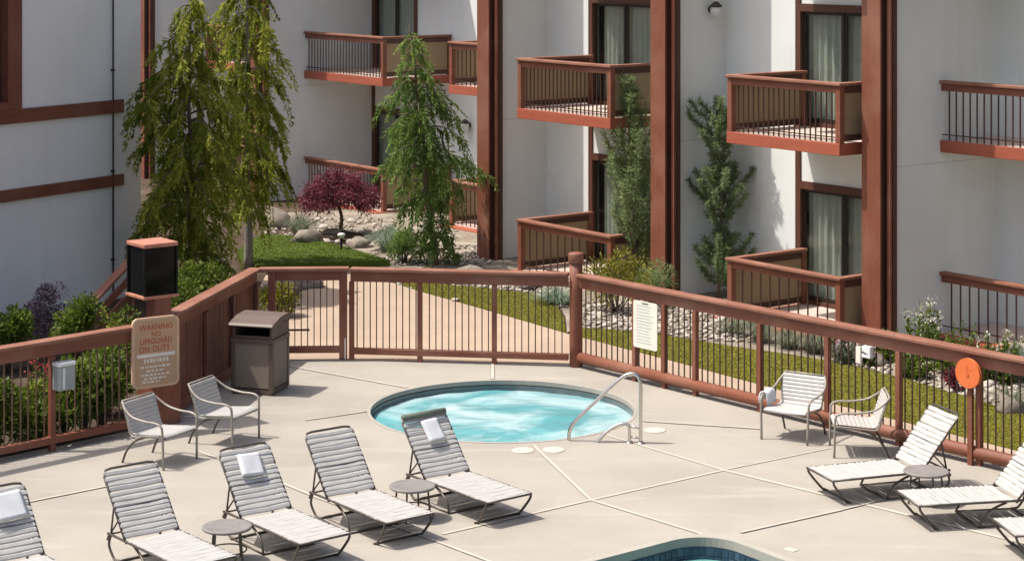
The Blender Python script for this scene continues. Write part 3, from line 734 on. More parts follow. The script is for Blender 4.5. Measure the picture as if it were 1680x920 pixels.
plate(rrect(.525,.75,.05),-.0235,-.0205).build('face', M['sign'], sg).location=(0,0,.935)
text('lettering','WARNING',.090,.0,1.225,-.0245,M['print_red'],sg,.95)
text('lettering','NO',.075,0,1.145,-.0245,M['print_red'],sg)
text('lettering','LIFEGUARD',.090,0,1.065,-.0245,M['print_red'],sg,.86)
text('lettering','ON',.090,-.145,.975,-.0245,M['print_red'],sg,.92)
text('lettering','DUTY',.090,.065,.975,-.0245,M['print_red'],sg,.92)
m=MB(); m.box(-.235,.235,-.0265,-.0236,.885,.925); m.build('banner', M['print_white'], sg)
rnd=random.Random(3)
def print_line(zc,h,x0,x1,mat,par,y,wmin=.02,wmax=.07):
    m=MB(); x=x0
    while x<x1-.01:
        w_=min(rnd.uniform(wmin,wmax),x1-x); m.box(x,x+w_,y-.0008,y,zc-h/2,zc+h/2); x+=w_+rnd.uniform(.010,.02)
    m.build('printed_line', mat, par)
print_line(.845,.046,-.15,.16,M['print_white'],sg,-.0237,.02,.03)
for zc,x0,x1 in ((.775,-.19,.18),(.728,-.12,.10),(.682,-.18,.18),(.640,-.15,.12),(.602,-.17,.05)): print_line(zc,.022,x0,x1,M['print_white'],sg,-.0237,.02,.05)

# ------------------------------------------------------------------ litter bin
bn=thing('litter_bin',(-3.18,25.42,0),R(-16),'brown square litter bin with sloped hood lid by the gate','bin')
m=MB(); m.box(-.27,.27,-.26,.26,.0,.07); m.build('foot', M['bin'], bn, bevel=.01)
for x0,x1,y0,y1 in ((-.285,-.225,-.275,-.215),(.225,.285,-.275,-.215),(-.285,-.225,.215,.275),(.225,.285,.215,.275)):
    m=MB(); m.box(x0,x1,y0,y1,.03,.64); m.build('corner_frame', M['bin'], bn, bevel=.008)
m=MB(); m.box(-.226,.226,-.262,-.222,.085,.64); m.build('panel', M['bin_panel'], bn)
m=MB(); m.box(.232,.272,-.214,.214,.085,.64); m.build('panel', M['bin_panel'], bn)
m=MB(); m.box(-.272,-.232,-.214,.214,.085,.64); m.build('panel', M['bin_panel'], bn)
m=MB(); m.box(-.226,.226,.225,.262,.085,.64); m.build('panel', M['bin_panel'], bn)
m=MB(); m.box(-.29,.29,-.28,.28,.642,.70); m.build('rim', M['bin'], bn, bevel=.008)
m=MB(); m.box(-.27,-.235,-.26,.26,.70,.86); m.box(.235,.27,-.26,.26,.70,.86); m.box(-.235,.235,.225,.26,.70,.86); m.box(-.235,.235,-.26,-.23,.70,.735); m.build('hood', M['bin'], bn, bevel=.006)
m=MB(); m.box(-.234,.234,-.20,.224,.702,.72); m.build('liner', M['black'], bn)
m=MB(); m.v=[]; 
prof=[(-.335,.865),(-.30,.895),(-.05,.955),(.20,.965),(.29,.94),(.29,.90),(-.30,.85)]
n=len(prof); m.v=[(-.305,y,z) for y,z in prof]+[(.305,y,z) for y,z in prof]
m.f=[tuple(range(n-1,-1,-1)),tuple(n+i for i in range(n))]+[(i,(i+1)%n,n+(i+1)%n,n+i) for i in range(n)]
m.build('lid', M['bin'], bn, bevel=.012)

# ------------------------------------------------------------------ small things on the fences
def on_fence(p0,p1,px,side=-1,off=.05):
    s_=along(p0,p1,px); a=Vector(p0); u=(Vector(p1)-a).normalized(); nrm=Vector((u.y,-u.x)); p=a+u*s_+nrm*off
    return p, math.atan2(u.y,u.x)
# paper notice
p,rz=on_fence(BIGPOST,RIGHT_END,1064,off=.055)
nt_=thing('paper_notice',(p.x,p.y,0),rz,'cream printed notice sheet fixed to the right hand fence','notice')
plate(rrect(.44,.60,.03),-.006,.004).build('sheet', M['paper'], nt_).location=(0,0,.76)
for k in range(13):
    zc=1.0-k*.039; x1=.15-rnd.uniform(0,.08)
    m=MB(); m.box(-.16,x1,-.0078,-.0064,zc-.0045,zc+.0045); m.build('printed_line', M['print_grey'], nt_)
m=MB(); m.box(-.06,.06,-.0079,-.0064,1.027,1.042); m.build('printed_line', M['bin'], nt_)
# white latch boxes
p,rz=on_fence(BIGPOST,RIGHT_END,1424,off=.06)
lb=thing('white_box',(p.x,p.y,0),rz,'small white box with black marks fixed under the fence rail','box')
m=MB(); m.box(-.115,-.045,-.02,.02,.85,1.04); m.build('bracket', M['print_white'], lb, bevel=.004)
m=MB(); m.box(-.02,.105,-.03,.03,.93,1.065); m.build('body', M['white_plastic'], lb, bevel=.008)
m=MB(); m.box(-.02,.02,-.033,-.0305,.985,1.0); m.box(.02,.05,-.033,-.0305,.975,.99); m.box(.065,.075,-.033,-.0305,.972,.985); m.box(-.05,-.022,-.01,.01,.985,1.03); m.build('mark', M['print_black'], lb)
# orange disc
p,rz=on_fence(BIGPOST,RIGHT_END,1598,off=.10)
od=thing('orange_disc',(p.x,p.y,0),rz,'flat round orange disc fixed near the top of the fence','disc')
def disc(r,y0,y1,seg=28):
    m=MB(); poly2=[(r*math.cos(2*math.pi*k/seg),r*math.sin(2*math.pi*k/seg)) for k in range(seg)]; return plate(poly2,y0,y1)
o=disc(.155,-.018,.018).build('plate', M['orange'], od, bevel=.006); o.location=(0,0,1.0)
o=disc(.022,-.024,-.0185).build('hub', M['orange_dark'], od); o.location=(.0,0,.985)
m=MB(); m.box(-.012,-.002,-.0205,-.0185,1.0,1.085); m.box(.0,.05,-.0205,-.0185,1.035,1.043); m.build('mark', M['orange_dark'], od)
m=MB(); m.box(-.03,.03,.02,.06,.0,.98); m.build('stake', M['post_wood'], od)
# towel/sanitiser dispenser on left fence
p,rz=on_fence(FENCE_L0,FENCE_L1,97,off=.09)
dp=thing('dispenser',(p.x,p.y,0),rz,'white rounded dispenser hanging on the left hand fence post','dispenser')
m=MB(); m.prism([(-.115,-.06),(-.09,-.085),(.09,-.085),(.115,-.06),(.115,.05),(-.115,.05)],.69,.955); m.build('body', M['grey_plastic'], dp, bevel=.008)
m=MB(); m.prism([(-.122,-.065),(-.095,-.093),(.095,-.093),(.122,-.065),(.122,.05),(-.122,.05)],.957,1.0); m.build('lid', M['white_plastic'], dp, bevel=.01)
m=MB(); m.box(-.065,-.035,-.0875,-.0855,.71,.94); m.build('highlight_strip', M['white_plastic'], dp)

# deck lids
for px,py,lab in ((858,739,'pale oval deck lid left of the joint in front of the hot tub'),(908,738,'pale oval deck lid right of the joint in front of the hot tub'),(1074,706,'pale round deck lid beside the handrail base')):
    c=gp(px,py)
    t=thing('deck_lid',(c[0],c[1],.001),0,lab,'lid','lids let into the pool deck')
    MB().lathe([(.125,.0),(.125,.006),(.118,.009)],28).build('plate', M['lid'], t)
    MB().lathe([(.02,.0092),(.02,.0105)],10).build('finger_hole', M['print_grey'], t)
c=gp(1296,901); dm=tag(MB().box(-.05,.07,-.045,.045,0,.005).build('deck_marker', M['joint']),'small white tile marker set beside swimming pool edge','marker'); dm.location=(c[0],c[1],.001); dm.rotation_euler=(0,0,R(-45))

# ------------------------------------------------------------------ hot tub handrail
hb=gp(1051,727); hl=thing('handrail',(hb[0],hb[1],0),0,'bent stainless steel handrail leading into the hot tub','handrail')
tv=Vector((TUB_C[0]-hb[0],TUB_C[1]-hb[1])); 
def hp(px,py,z): 
    q=gp(px,py,z); return (q[0]-hb[0],q[1]-hb[1],z)
dirv=Vector((-.86,.10)); 
pa=[(0,0,-.02),(0,0,.45),(-.004,0,.68),(-.04,.01,.765),(-.13,.03,.775),(-.25,.05,.70),(-.50,.09,.46),(-.72,.12,.24),(-.80,.13,.10),(-.80,.13,-.08),(-.76,.125,-.20)]
MB().tube(smoothpath(pa,6),.021,12).build('rail', M['steel'], hl, True)
pb=[(-.125,.03,-.02),(-.125,.03,.155),(-.15,.036,.205),(-.25,.05,.20),(-.40,.05,.10),(-.53,.04,-.05),(-.62,.03,-.17)]
MB().tube(smoothpath(pb,6),.019,12).build('rail', M['steel'], hl, True)
MB().tube([(0,0,.17),(-.125,.03,.19)],.015,10).build('brace', M['steel'], hl, True)
MB().tube([(0,0,.06),(-.125,.03,.065)],.012,10).build('brace', M['steel'], hl, True)
for x,y in ((0,0),(-.125,.03)): MB().lathe([(.05,.0),(.05,.008),(.03,.02)],18,(x,y)).build('flange', M['steel'], hl, True)

# ------------------------------------------------------------------ loungers
LS, LW, LZ = 1.02, .275, .245
BA=(-.45,.555)   # backrest top relative to hinge
def lounger_proto():
    t=thing('sun_lounger',(0,0,0),0,'x','sun lounger','strapped sun loungers on the pool deck')
    r=.0125
    for s in (-1,1):
        MB().tube(smoothpath([(-.34,s*LW,LZ-.06),(-.30,s*LW,LZ-.01),(-.22,s*LW,LZ),(LS,s*LW,LZ)],4),r,8).build('side_rail', M['frame'], t, True)
        MB().tube(smoothpath([(.10,s*(LW-.03),LZ-.02),(.22,s*(LW-.02),LZ-.06),(.34,s*(LW-.01),.12),(.40,s*LW,.012)],5),r,8).build('leg', M['frame'], t, True)
        MB().tube(smoothpath([(-.30,s*(LW-.01),LZ-.015),(-.33,s*(LW-.01),.13),(-.26,s*(LW-.02),.03),(-.20,s*(LW-.02),.013)],5),r,8).build('leg', M['frame'], t, True)
        MB().tube(smoothpath([(LS-.01,s*LW,LZ),(LS-.03,s*LW,LZ-.06),(LS-.16,s*(LW-.02),.03),(LS-.20,s*(LW-.03),.013)],4),r,8).build('leg', M['frame'], t, True)
        MB().tube([(-.20,s*(LW-.02),.013),(.40,s*LW,.013)],.009,6).build('runner', M['frame'], t, True)
        # backrest prop
        MB().tube([(-.24,s*(LW-.015),LZ+.29),(-.30,s*(LW-.015),LZ+.01)],.010,6).build('prop', M['frame'], t, True)
        MB().tube([(-.14,s*(LW-.015),LZ+.17),(-.30,s*(LW-.015),LZ+.01)],.008,6).build('prop', M['frame'], t, True)
    for x,z in ((LS,LZ),(LS-.20,.013),(-.20,.013),(.0,LZ-.015),(.40,.013),(-.30,LZ)):
        MB().tube([(x,-LW,z),(x,LW,z)],.0115,8).build('cross_bar', M['frame'], t, True)
    # backrest hoop
    L_=math.hypot(*BA); ux,uz=BA[0]/L_,BA[1]/L_
    hoop=[(0,-LW,LZ),(ux*(L_-.07),-LW,LZ+uz*(L_-.07)),(ux*(L_-.01),-LW+.03,LZ+uz*(L_-.01)),(ux*L_,-LW+.09,LZ+uz*L_),(ux*L_,LW-.09,LZ+uz*L_),(ux*(L_-.01),LW-.03,LZ+uz*(L_-.01)),(ux*(L_-.07),LW,LZ+uz*(L_-.07)),(0,LW,LZ)]
    MB().tube(hoop,r,8).build('back_frame', M['frame'], t, True)
    MB().tube([(ux*.33,-LW,LZ+uz*.33-.004),(ux*.33,LW,LZ+uz*.33-.004)],.010,8).build('cross_bar', M['frame'], t, True)
    # straps: shared meshes with a slight sag
    def strapmesh(wd,sag,seed):
        m=MB(); N=8; rn=random.Random(seed); ph=rn.uniform(0,6)
        for i in range(N+1):
            y=-LW-.006+(2*LW+.012)*i/N; z=-sag*math.sin(math.pi*i/N)+.0012*math.sin(i*1.7+ph); dx=.002*math.sin(i*.9+ph)
            e=-.006 if i in (0,N) else 0
            m.v+=[(dx-wd/2,y,z-.001+e),(dx-wd*.28,y,z+.0045+e),(dx+wd*.28,y,z+.0045+e),(dx+wd/2,y,z-.001+e),(dx+wd/2,y,z-.005+e),(dx-wd/2,y,z-.005+e)]
        for i in range(N):
            for k in range(6): m.f.append((i*6+k,i*6+(k+1)%6,(i+1)*6+(k+1)%6,(i+1)*6+k))
        m.f.append(tuple(range(5,-1,-1))); m.f.append(tuple(N*6+k for k in range(6)))
        return m.mesh('strap', M['strap'])
    sm=[strapmesh(.0490,.010,k) for k in range(3)]; sb=[strapmesh(.0485,.012,k+5) for k in range(3)]
    n=20
    rj=random.Random(8)
    for i in range(n):
        o=link('strap', sm[i%3], t, loc=(.035+(LS-.055)*i/(n-1)+rj.uniform(-.003,.003),0,LZ+.014-rj.random()*.004)); o.rotation_euler=(0,rj.uniform(-.10,.10),rj.uniform(-.010,.010))
    nb=13; th=math.atan2(uz,-ux)
    for i in range(nb):
        s_=.045+(L_-.10)*i/(nb-1)
        o=link('strap', sb[i%3], t, loc=(ux*s_+uz*.014,0,LZ+uz*s_-ux*.014)); o.rotation_euler=(0,th+rj.uniform(-.16,.16),0); o.location.x+=rj.uniform(-.004,.004)
    return t
proto=lounger_proto()
LOUNGERS=[((-4.36,17.65),-52,'grey strapped lounger cut off at the left frame edge, towel on its backrest'),
 ((-3.29,18.40),-51,'strapped lounger without towel, second from the left edge'),
 ((-2.33,19.10),-52,'strapped lounger with white towel between two round side tables'),
 ((-1.575,19.76),-53,'strapped lounger without towel, left of the one nearest the hot tub'),
 ((-.653,20.43),-52,'strapped lounger with white towel nearest the hot tub'),
 ((4.10,20.84),199,'sunlit white strapped lounger by the right fence behind side table'),
 ((4.86,19.82),191,'sunlit white strapped lounger cut by the right frame edge, in front of side table'),
 ((5.57,18.80),188,'strapped lounger of which only the foot end shows at right frame edge')]
for i,((x,y),a,lab) in enumerate(LOUNGERS):
    if i==0: proto.location=(x,y,0); proto.rotation_euler=(0,0,R(a)); proto['label']=lab; o=proto
    else: o=copy_tree(proto,(x,y,0),R(a),lab)
    if i==4: roll_parent=o
# green reflection modelled as an added, tinted headrest on the lounger nearest the tub
L_=math.hypot(*BA); ux,uz=BA[0]/L_,BA[1]/L_
M['roll']=surf('reflection_green',(.16,.19,.15),(.11,.135,.105),9,.9,.3,60)
MB().tube([(ux*(L_-.02)+.02,-LW+.01,LZ+uz*(L_-.02)+.015),(ux*(L_-.02)+.02,0,LZ+uz*(L_-.02)+.019),(ux*(L_-.02)+.02,LW-.01,LZ+uz*(L_-.02)+.015)],.032,12).build('reflection_roll', M['roll'], roll_parent, True)
# towels
def towel(i,label,s0,w_,h_,dy,tilt):
    (x,y),a,_=LOUNGERS[i]
    t=thing('folded_towel',(0,0,0),0,label,'towel','white towels on the loungers'); 
    ca,sa=math.cos(R(a)),math.sin(R(a)); lx_=ux*s0+uz*.026; lz=LZ+uz*s0-ux*.026
    t.location=(x+ca*lx_-sa*dy,y+sa*lx_+ca*dy,lz)
    th=math.atan2(uz,-ux); t.rotation_euler=(Matrix.Rotation(R(a),3,'Z')@Matrix.Rotation(th,3,'Y')@Matrix.Rotation(R(tilt),3,'Z')).to_euler()
    rn=random.Random(i)
    for lay in range(2):
        m=MB(); N=10; k=1-.05*lay
        for p_ in range(N+1):
            for q in range(N+1):
                X=(p_/N-.5)*h_*k; Y=(q/N-.5)*w_*k; Z=.010*lay+.007*mn.noise(Vector((X*7+i*3,Y*7,lay)))+.006-.10*max(0,abs(Y)/w_-.38)
                m.v.append((X,Y,Z))
        for p_ in range(N):
            for q in range(N): b0=p_*(N+1)+q; m.f.append((b0,b0+N+1,b0+N+2,b0+1))
        o=m.build('fold', M['towel'], t, True); md=o.modifiers.new('solid','SOLIDIFY'); md.thickness=.010; md.offset=1
towel(0,'folded white towel on the backrest of the leftmost lounger',.50,.30,.26,.07,3)
towel(2,'folded white towel on the lounger between two side tables',.50,.24,.23,.0,-4)
towel(4,'folded white towel on the lounger nearest the hot tub',.50,.20,.25,.03,2)

# ------------------------------------------------------------------ side tables
def table_proto():
    t=thing('side_table',(0,0,0),0,'x','side table','round side tables between the loungers')
    MB().lathe([(.19,.300),(.222,.303),(.229,.310),(.229,.324),(.221,.331),(.205,.328)],36).build('table_top', M['table_top'], t, True)
    for k in range(4):
        a=R(45+90*k); c,s=math.cos(a),math.sin(a)
        MB().tube(smoothpath([(c*.16,s*.16,.305),(c*.175,s*.175,.15),(c*.19,s*.19,.0)],4),.010,8).build('leg', M['frame'], t, True)
    MB().tube([(.178*math.cos(2*math.pi*k/24),.178*math.sin(2*math.pi*k/24),.11) for k in range(24)],.007,6,closed=True).build('ring', M['frame'], t, True)
    return t
tp=table_proto()
TABLES=[((-2.61,18.43),'round grey side table beside the towel lounger at lower left'),((-.98,19.80),'round grey side table beside the lounger nearest the hot tub'),((4.19,20.35),'round grey side table beside the sunlit loungers at right')]
for i,((x,y),lab) in enumerate(TABLES):
    if i==0: tp.location=(x,y,0); tp.rotation_euler=(0,0,.2); tp['label']=lab
    else: copy_tree(tp,(x,y,0),.5*i,lab)

# ------------------------------------------------------------------ armchairs (face +x)
def chair_proto():
    t=thing('arm_chair',(0,0,0),0,'x','chair','strapped armchairs along the fences'); W=.25; r=.0125
    for s in (-1,1):
        MB().tube(smoothpath([(-.31,s*(W-.01),.80),(-.235,s*(W+.03),.715),(-.12,s*(W+.05),.635),(.05,s*(W+.05),.60),(.20,s*(W+.05),.595),(.275,s*(W+.045),.56),(.292,s*(W+.04),.45),(.30,s*(W+.03),.0)],5),.014,8).build('arm', M['chair_frame'], t, True)
        MB().tube(smoothpath([(-.30,s*W,.80),(-.225,s*W,.55),(-.19,s*W,.40),(-.13,s*W,.365),(.05,s*W,.385),(.24,s*W,.405),(.285,s*W,.385)],5),r,8).build('side_frame', M['chair_frame'], t, True)
        MB().tube(smoothpath([(.02,s*(W-.01),.375),(-.13,s*(W-.005),.30),(-.24,s*W,.16),(-.30,s*W,.0)],5),r,8).build('leg', M['frame'], t, True)
        MB().tube([(.265,s*W,.395),(.293,s*(W+.04),.40)],.011,8).build('bracket', M['chair_frame'], t, True)
    MB().tube([(-.305,-W,.805),(-.305,W,.805)],r,8).build('top_bar', M['chair_frame'], t, True)
    MB().tube([(.285,-W,.388),(.285,W,.388)],.011,8).build('front_bar', M['chair_frame'], t, True)
    MB().tube([(-.15,-W,.362),(-.15,W,.362)],.010,8).build('rear_bar', M['chair_frame'], t, True)
    path=smoothpath([(-.29,0,.79),(-.222,0,.55),(-.185,0,.42),(-.13,0,.385),(.05,0,.40),(.24,0,.42),(.29,0,.395)],24)
    cum=[0]
    for i in range(len(path)-1): cum.append(cum[-1]+(path[i+1]-path[i]).length)
    def pt(s_):
        for i in range(len(path)-1):
            if s_<=cum[i+1]:
                return path[i].lerp(path[i+1],(s_-cum[i])/(cum[i+1]-cum[i])),(path[i+1]-path[i]).normalized()
        return path[-1],(path[-1]-path[-2]).normalized()
    N=17; wd=cum[-1]/N*.92
    m=MB(); K=8
    for i in range(K+1):
        y=-W-.004+(2*W+.008)*i/K; z=-.008*math.sin(math.pi*i/K)
        m.v+=[(-wd/2,y,z),(-wd*.28,y,z+.005),(wd*.28,y,z+.005),(wd/2,y,z),(wd/2,y,z-.004),(-wd/2,y,z-.004)]
    for i in range(K):
        for k in range(6): m.f.append((i*6+k,i*6+(k+1)%6,(i+1)*6+(k+1)%6,(i+1)*6+k))
    m.f.append(tuple(range(5,-1,-1))); m.f.append(tuple(K*6+k for k in range(6)))
    me=m.mesh('strap', M['strap'])
    for i in range(N):
        p,d=pt(cum[-1]*(i+.5)/N); nrm=Vector((-d.z,0,d.x))
        if nrm.z<0 and nrm.x<0: nrm=-nrm
        o=link('strap', me, t, loc=tuple(p+nrm*.012)); o.rotation_euler=(0,math.atan2(-d.z,d.x),0)
    return t
cp=chair_proto(); cp.scale=(1,1,.83)
CHAIRS=[((-3.86,21.98),-30,'strapped armchair in front of the left fence, nearest the notice board'),((-3.28,22.86),-24,'shaded strapped armchair between notice board and litter bin'),
 ((3.24,23.05),-121,'strapped armchair facing the hot tub with white towel on arm'),((3.86,22.36),176,'strapped armchair seen from its side by the right fence')]
for i,((x,y),a,lab) in enumerate(CHAIRS):
    if i==0: cp.location=(x,y,0); cp.rotation_euler=(0,0,R(a)); cp['label']=lab
    else: copy_tree(cp,(x,y,0),R(a),lab)
# white towel folded over the arm of the third chair
(x,y),a,_=CHAIRS[2]; tw=thing('draped_towel',(x,y,0),R(a),'white towel draped over the arm of the chair facing the hot tub','towel'); tw.scale=(1,1,.83)
m=MB(); N=14
prof=[(-.115+.0*k,0) for k in range(1)]
P2=[(.245,.44),(.248,.52),(.258,.59),(.275,.622),(.30,.628),(.325,.62),(.342,.59),(.35,.53),(.352,.47)]
xs=[-.02+.22*k/10 for k in range(11)]
for X in xs:
    for (Y,Z) in P2: m.v.append((X+.004*math.sin(Z*40),-Y-.006*math.sin(X*37),Z+.012*math.sin(X*29)+.004))
for i in range(10):
    for k in range(len(P2)-1): b0=i*len(P2)+k; m.f.append((b0,b0+1,b0+len(P2)+1,b0+len(P2)))
o=m.build('cloth', M['towel'], tw, True); md=o.modifiers.new('solid','SOLIDIFY'); md.thickness=.016; md.offset=0

# ------------------------------------------------------------------ planting
def leaf(m, p, d, up, L_, W_, t, bend=0.0):
    """one pointed leaf: two quads along d"""
    d=d.normalized(); s=d.cross(up)
    if s.length<1e-4: s=d.cross(Vector((1,0,0)))
    s.normalize(); nrm=s.cross(d)
    a=p; b1=p+d*(L_*.5)+s*(W_*.5); b2=p+d*(L_*.5)-s*(W_*.5); c=p+d*L_-nrm*bend*L_
    m.quad(tuple(a),tuple(b2),tuple(c),tuple(b1),t)
def rv(rn): 
    while True:
        v=Vector((rn.uniform(-1,1),rn.uniform(-1,1),rn.uniform(-1,1)))
        if .01<v.length<1: return v.normalized()
def weeping(name,label,loc,h,rad,seed,mat,nb=70,top_r=.12,bark='bark',low=.06,strand=.34,cat='tree',density=1.0,lean=(0,0),power=.8,sag=.55,leafL=.115,leafW=.040,prof=None,jit=(.5,1.2)):
    rn=random.Random(seed); t=thing(name,(loc[0],loc[1],loc[2] if len(loc)>2 else -.03),0,label,cat)
    tr=[(lean[0]*k/8+rn.uniform(-.03,.03)*(k>0),lean[1]*k/8+rn.uniform(-.03,.03)*(k>0),h*k/8) for k in range(9)]
    MB().tube(smoothpath(tr,3),.055*h/4,8,r2=.008).build('trunk', M[bark], t, True)
    br=MB(); lf=MB()
    def trunk_at(z):
        k=min(7.999,max(0,z/h*8)); i=int(k); return Vector(tr[i]).lerp(Vector(tr[i+1]),k-i)
    for b in range(nb):
        f=(b+rn.random())/nb; z=h*(low+(.97-low)*f)
        ln=(rad*(1-f)**power+top_r)*rn.uniform(.55,1.12) if prof is None else prof(f)*rn.uniform(*jit)
        an=b*2.399963+rn.uniform(-.4,.4); base=trunk_at(z); out=Vector((math.cos(an),math.sin(an),0))
        n=7; pts=[]
        for k in range(n+1):
            s=k/n; pts.append(base+out*(ln*s)+Vector((0,0,ln*(.22*s*4*(1-s)*.6-sag*s*s))))
        br.tube(pts,.018,5,r2=.004)
        # drooping flat sprays along the bough
        ns=max(4,int(ln*13*density))
        for q in range(ns):
            s=(q+rn.random())/ns; s=.10+.92*s; k=min(n-.001,s*n); i=int(k); p=pts[i].lerp(pts[min(i+1,n)],k-i)
            side=Vector((-out.y,out.x,0))*rn.uniform(-1,1)
            dirn=(out*rn.uniform(.0,.6)+side*.6+Vector((0,0,-rn.uniform(.3,1.0)))).normalized()
            SL=strand*rn.uniform(.5,1.25)*(.5+.5*min(1,ln/rad*1.2)); m_=max(5,int(SL/.024))
            lat=dirn.cross(rv(rn)).normalized()
            tb=min(1,max(0,.50+rn.gauss(0,.20)+.30*mn.noise(p*1.3)))
            for j in range(m_):
                u_=j/m_; pp=p+dirn*(SL*u_)+Vector((0,0,-SL*.45*u_*u_))
                wid=leafL*(1.25-.75*u_)
                for sd in (-1,1):
                    ld=(dirn*.55+lat*sd*.75+rv(rn)*.35+Vector((0,0,-.45))).normalized()
                    leaf(lf,pp,ld,rv(rn),wid*rn.uniform(.55,1.4),leafW*rn.uniform(.5,1.25),min(1,max(0,tb+rn.gauss(0,.09))),.2)
    br.build('branches', M[bark], t, True); lf.build('crown', M[mat], t)
    return t
def feathery(name,label,loc,h,rad,seed,mat,nb=46,leafL=.16,leafW=.014,low=.12,up=.7,prof=None,bark='bark',density=1.0,lean=(0,0)):
    rn=random.Random(seed); t=thing(name,(loc[0],loc[1],-.03),0,label,'tree')
    tr=[(lean[0]*k/6+rn.uniform(-.05,.05)*(k>0),lean[1]*k/6+rn.uniform(-.04,.04)*(k>0),h*k/6) for k in range(7)]
    MB().tube(smoothpath(tr,3),.03*h/3,8,r2=.006).build('trunk', M[bark], t, True)
    br=MB(); lf=MB()
    for b in range(nb):
        f=low+(1-low)*(b+rn.random())/nb; k=min(5.999,f*6); i=int(k); base=Vector(tr[i]).lerp(Vector(tr[i+1]),k-i)
        pr=prof(f) if prof else (1-f)**.5+.12
        ln=rad*pr*rn.uniform(.6,1.15); an=b*2.399963+rn.uniform(-.5,.5); out=Vector((math.cos(an),math.sin(an),0))
        pts=[base+out*(ln*s*(1-.25*s))+Vector((0,0,up*ln*s*(.4+.6*s))) for s in (0,.25,.5,.75,1)]
        br.tube(pts,.009,4,r2=.003)
        ns=max(6,int(ln*110*density))
        tb=.5+rn.gauss(0,.16)
        for q in range(ns):
            s=.15+.9*(q+rn.random())/ns; k2=min(3.999,s*4); i2=int(k2); p=pts[i2].lerp(pts[i2+1],min(1,k2-i2))
            d=(out*.5+Vector((0,0,.5*up))+rv(rn)*.85)
            leaf(lf,p,d,rv(rn),leafL*rn.uniform(.6,1.25),leafW*rn.uniform(.8,1.3),min(1,max(0,tb+rn.gauss(0,.14))),.15)
    br.build('branches', M[bark], t, True); lf.build('crown', M[mat], t)
    return t
def shrub(name,label,loc,rx,ry,h,seed,mat,n=2600,L_=.06,W_=.035,cat='shrub',clumps=16,z0=.0,group=None):
    rn=random.Random(seed); t=thing(name,(loc[0],loc[1],-.03),0,label,cat,group); lf=MB(); st=MB()
    cs=[]
    for k in range(clumps):
        v=rv(rn); v=Vector((v.x,v.y,abs(v.z))); q=rn.uniform(.45,.86); c=Vector((v.x*rx*q,v.y*ry*q,z0+h*.30+v.z*(h*.62)*q)); cs.append((c,rn.uniform(.26,.42)*min(rx,h*.6),rn.gauss(0,.15)))
        st.tube([(rn.uniform(-.05,.05),rn.uniform(-.05,.05),0),tuple(c*.55),tuple(c)],.010,4,r2=.003)
    for i in range(n):
        c,r_,tb=cs[rn.randrange(clumps)]; v=rv(rn); p=c+v*(r_*rn.uniform(.55,1.12))
        if p.z<.02: p.z=.02+rn.random()*.05
        leaf(lf,p,(v+rv(rn)*.9+Vector((0,0,.25))),rv(rn),L_*rn.uniform(.6,1.3),W_*rn.uniform(.7,1.3),min(1,max(0,.48+tb+rn.gauss(0,.17))),.15)
    st.build('stems', M['bark'], t, True); lf.build('foliage', M[mat], t); return t
def tuft(name,label,loc,r_,h,seed,mat,n=420,wd=.010,cat='ornamental grass',group=None):
    rn=random.Random(seed); t=thing(name,(loc[0],loc[1],-.03),0,label,cat,group); lf=MB()
    for i in range(n):
        a=rn.uniform(0,6.283); rr_=r_*rn.random()**.5; hh=h*rn.uniform(.7,1.1)*(1-.45*rr_/r_); o=Vector((math.cos(a),math.sin(a),0)); b0=o*(rr_*.25); s=Vector((-o.y,o.x,0))*wd*.5; tt=min(1,max(0,.5+rn.gauss(0,.2)))
        p=[b0, b0+o*rr_*.35+Vector((0,0,hh*.6)), b0+o*rr_*.8+Vector((0,0,hh*.92)), b0+o*rr_*1.15+Vector((0,0,hh*.75))]
        for k in range(3):
            w0=1-.28*k; w1=1-.28*(k+1); lf.quad(tuple(p[k]-s*w0),tuple(p[k]+s*w0),tuple(p[k+1]+s*w1),tuple(p[k+1]-s*w1),tt)
    lf.build('blades', M[mat], t)
    MB().lathe([(r_*.22,0),(r_*.2,.04),(r_*.05,.07)],10).build('crown_base', M['sage'], t)
    return t
def perennial(name,label,loc,r_,h,seed,mat,petal=None,ns=16,cat='plant',group=None):
    rn=random.Random(seed); t=thing(name,(loc[0],loc[1],-.03),0,label,cat,group); lf=MB(); st=MB(); fl=MB()
    for i in range(ns):
        a=rn.uniform(0,6.283); q=r_*rn.random()**.5; top=Vector((math.cos(a)*q*1.2,math.sin(a)*q*1.2,h*rn.uniform(.55,1.05))); b0=Vector((math.cos(a)*q*.5,math.sin(a)*q*.5,0))
        st.tube([tuple(b0),tuple(b0.lerp(top,.5)+Vector((0,0,.03))),tuple(top)],.005,4,r2=.003); tb=rn.gauss(0,.12)
        for k in range(26):
            f=rn.uniform(.05,1); p=b0.lerp(top,f); leaf(lf,p,rv(rn)+Vector((0,0,.15)),rv(rn),.11*(1.15-.6*f)*rn.uniform(.7,1.2),.045*(1.1-.5*f),min(1,max(0,.5+tb+rn.gauss(0,.15))),.25)
        if petal and rn.random()<.75:
            for k in range(12): leaf(fl,top+rv(rn)*.03+Vector((0,0,rn.uniform(-.07,.05))),rv(rn),rv(rn),.035,.026,rn.random(),.2)
    st.build('stems', M['shrub'], t, True); lf.build('foliage', M[mat], t)
    if petal and fl.f: fl.build('flowers', M[petal], t)['kind'] = 'stuff'
    return t

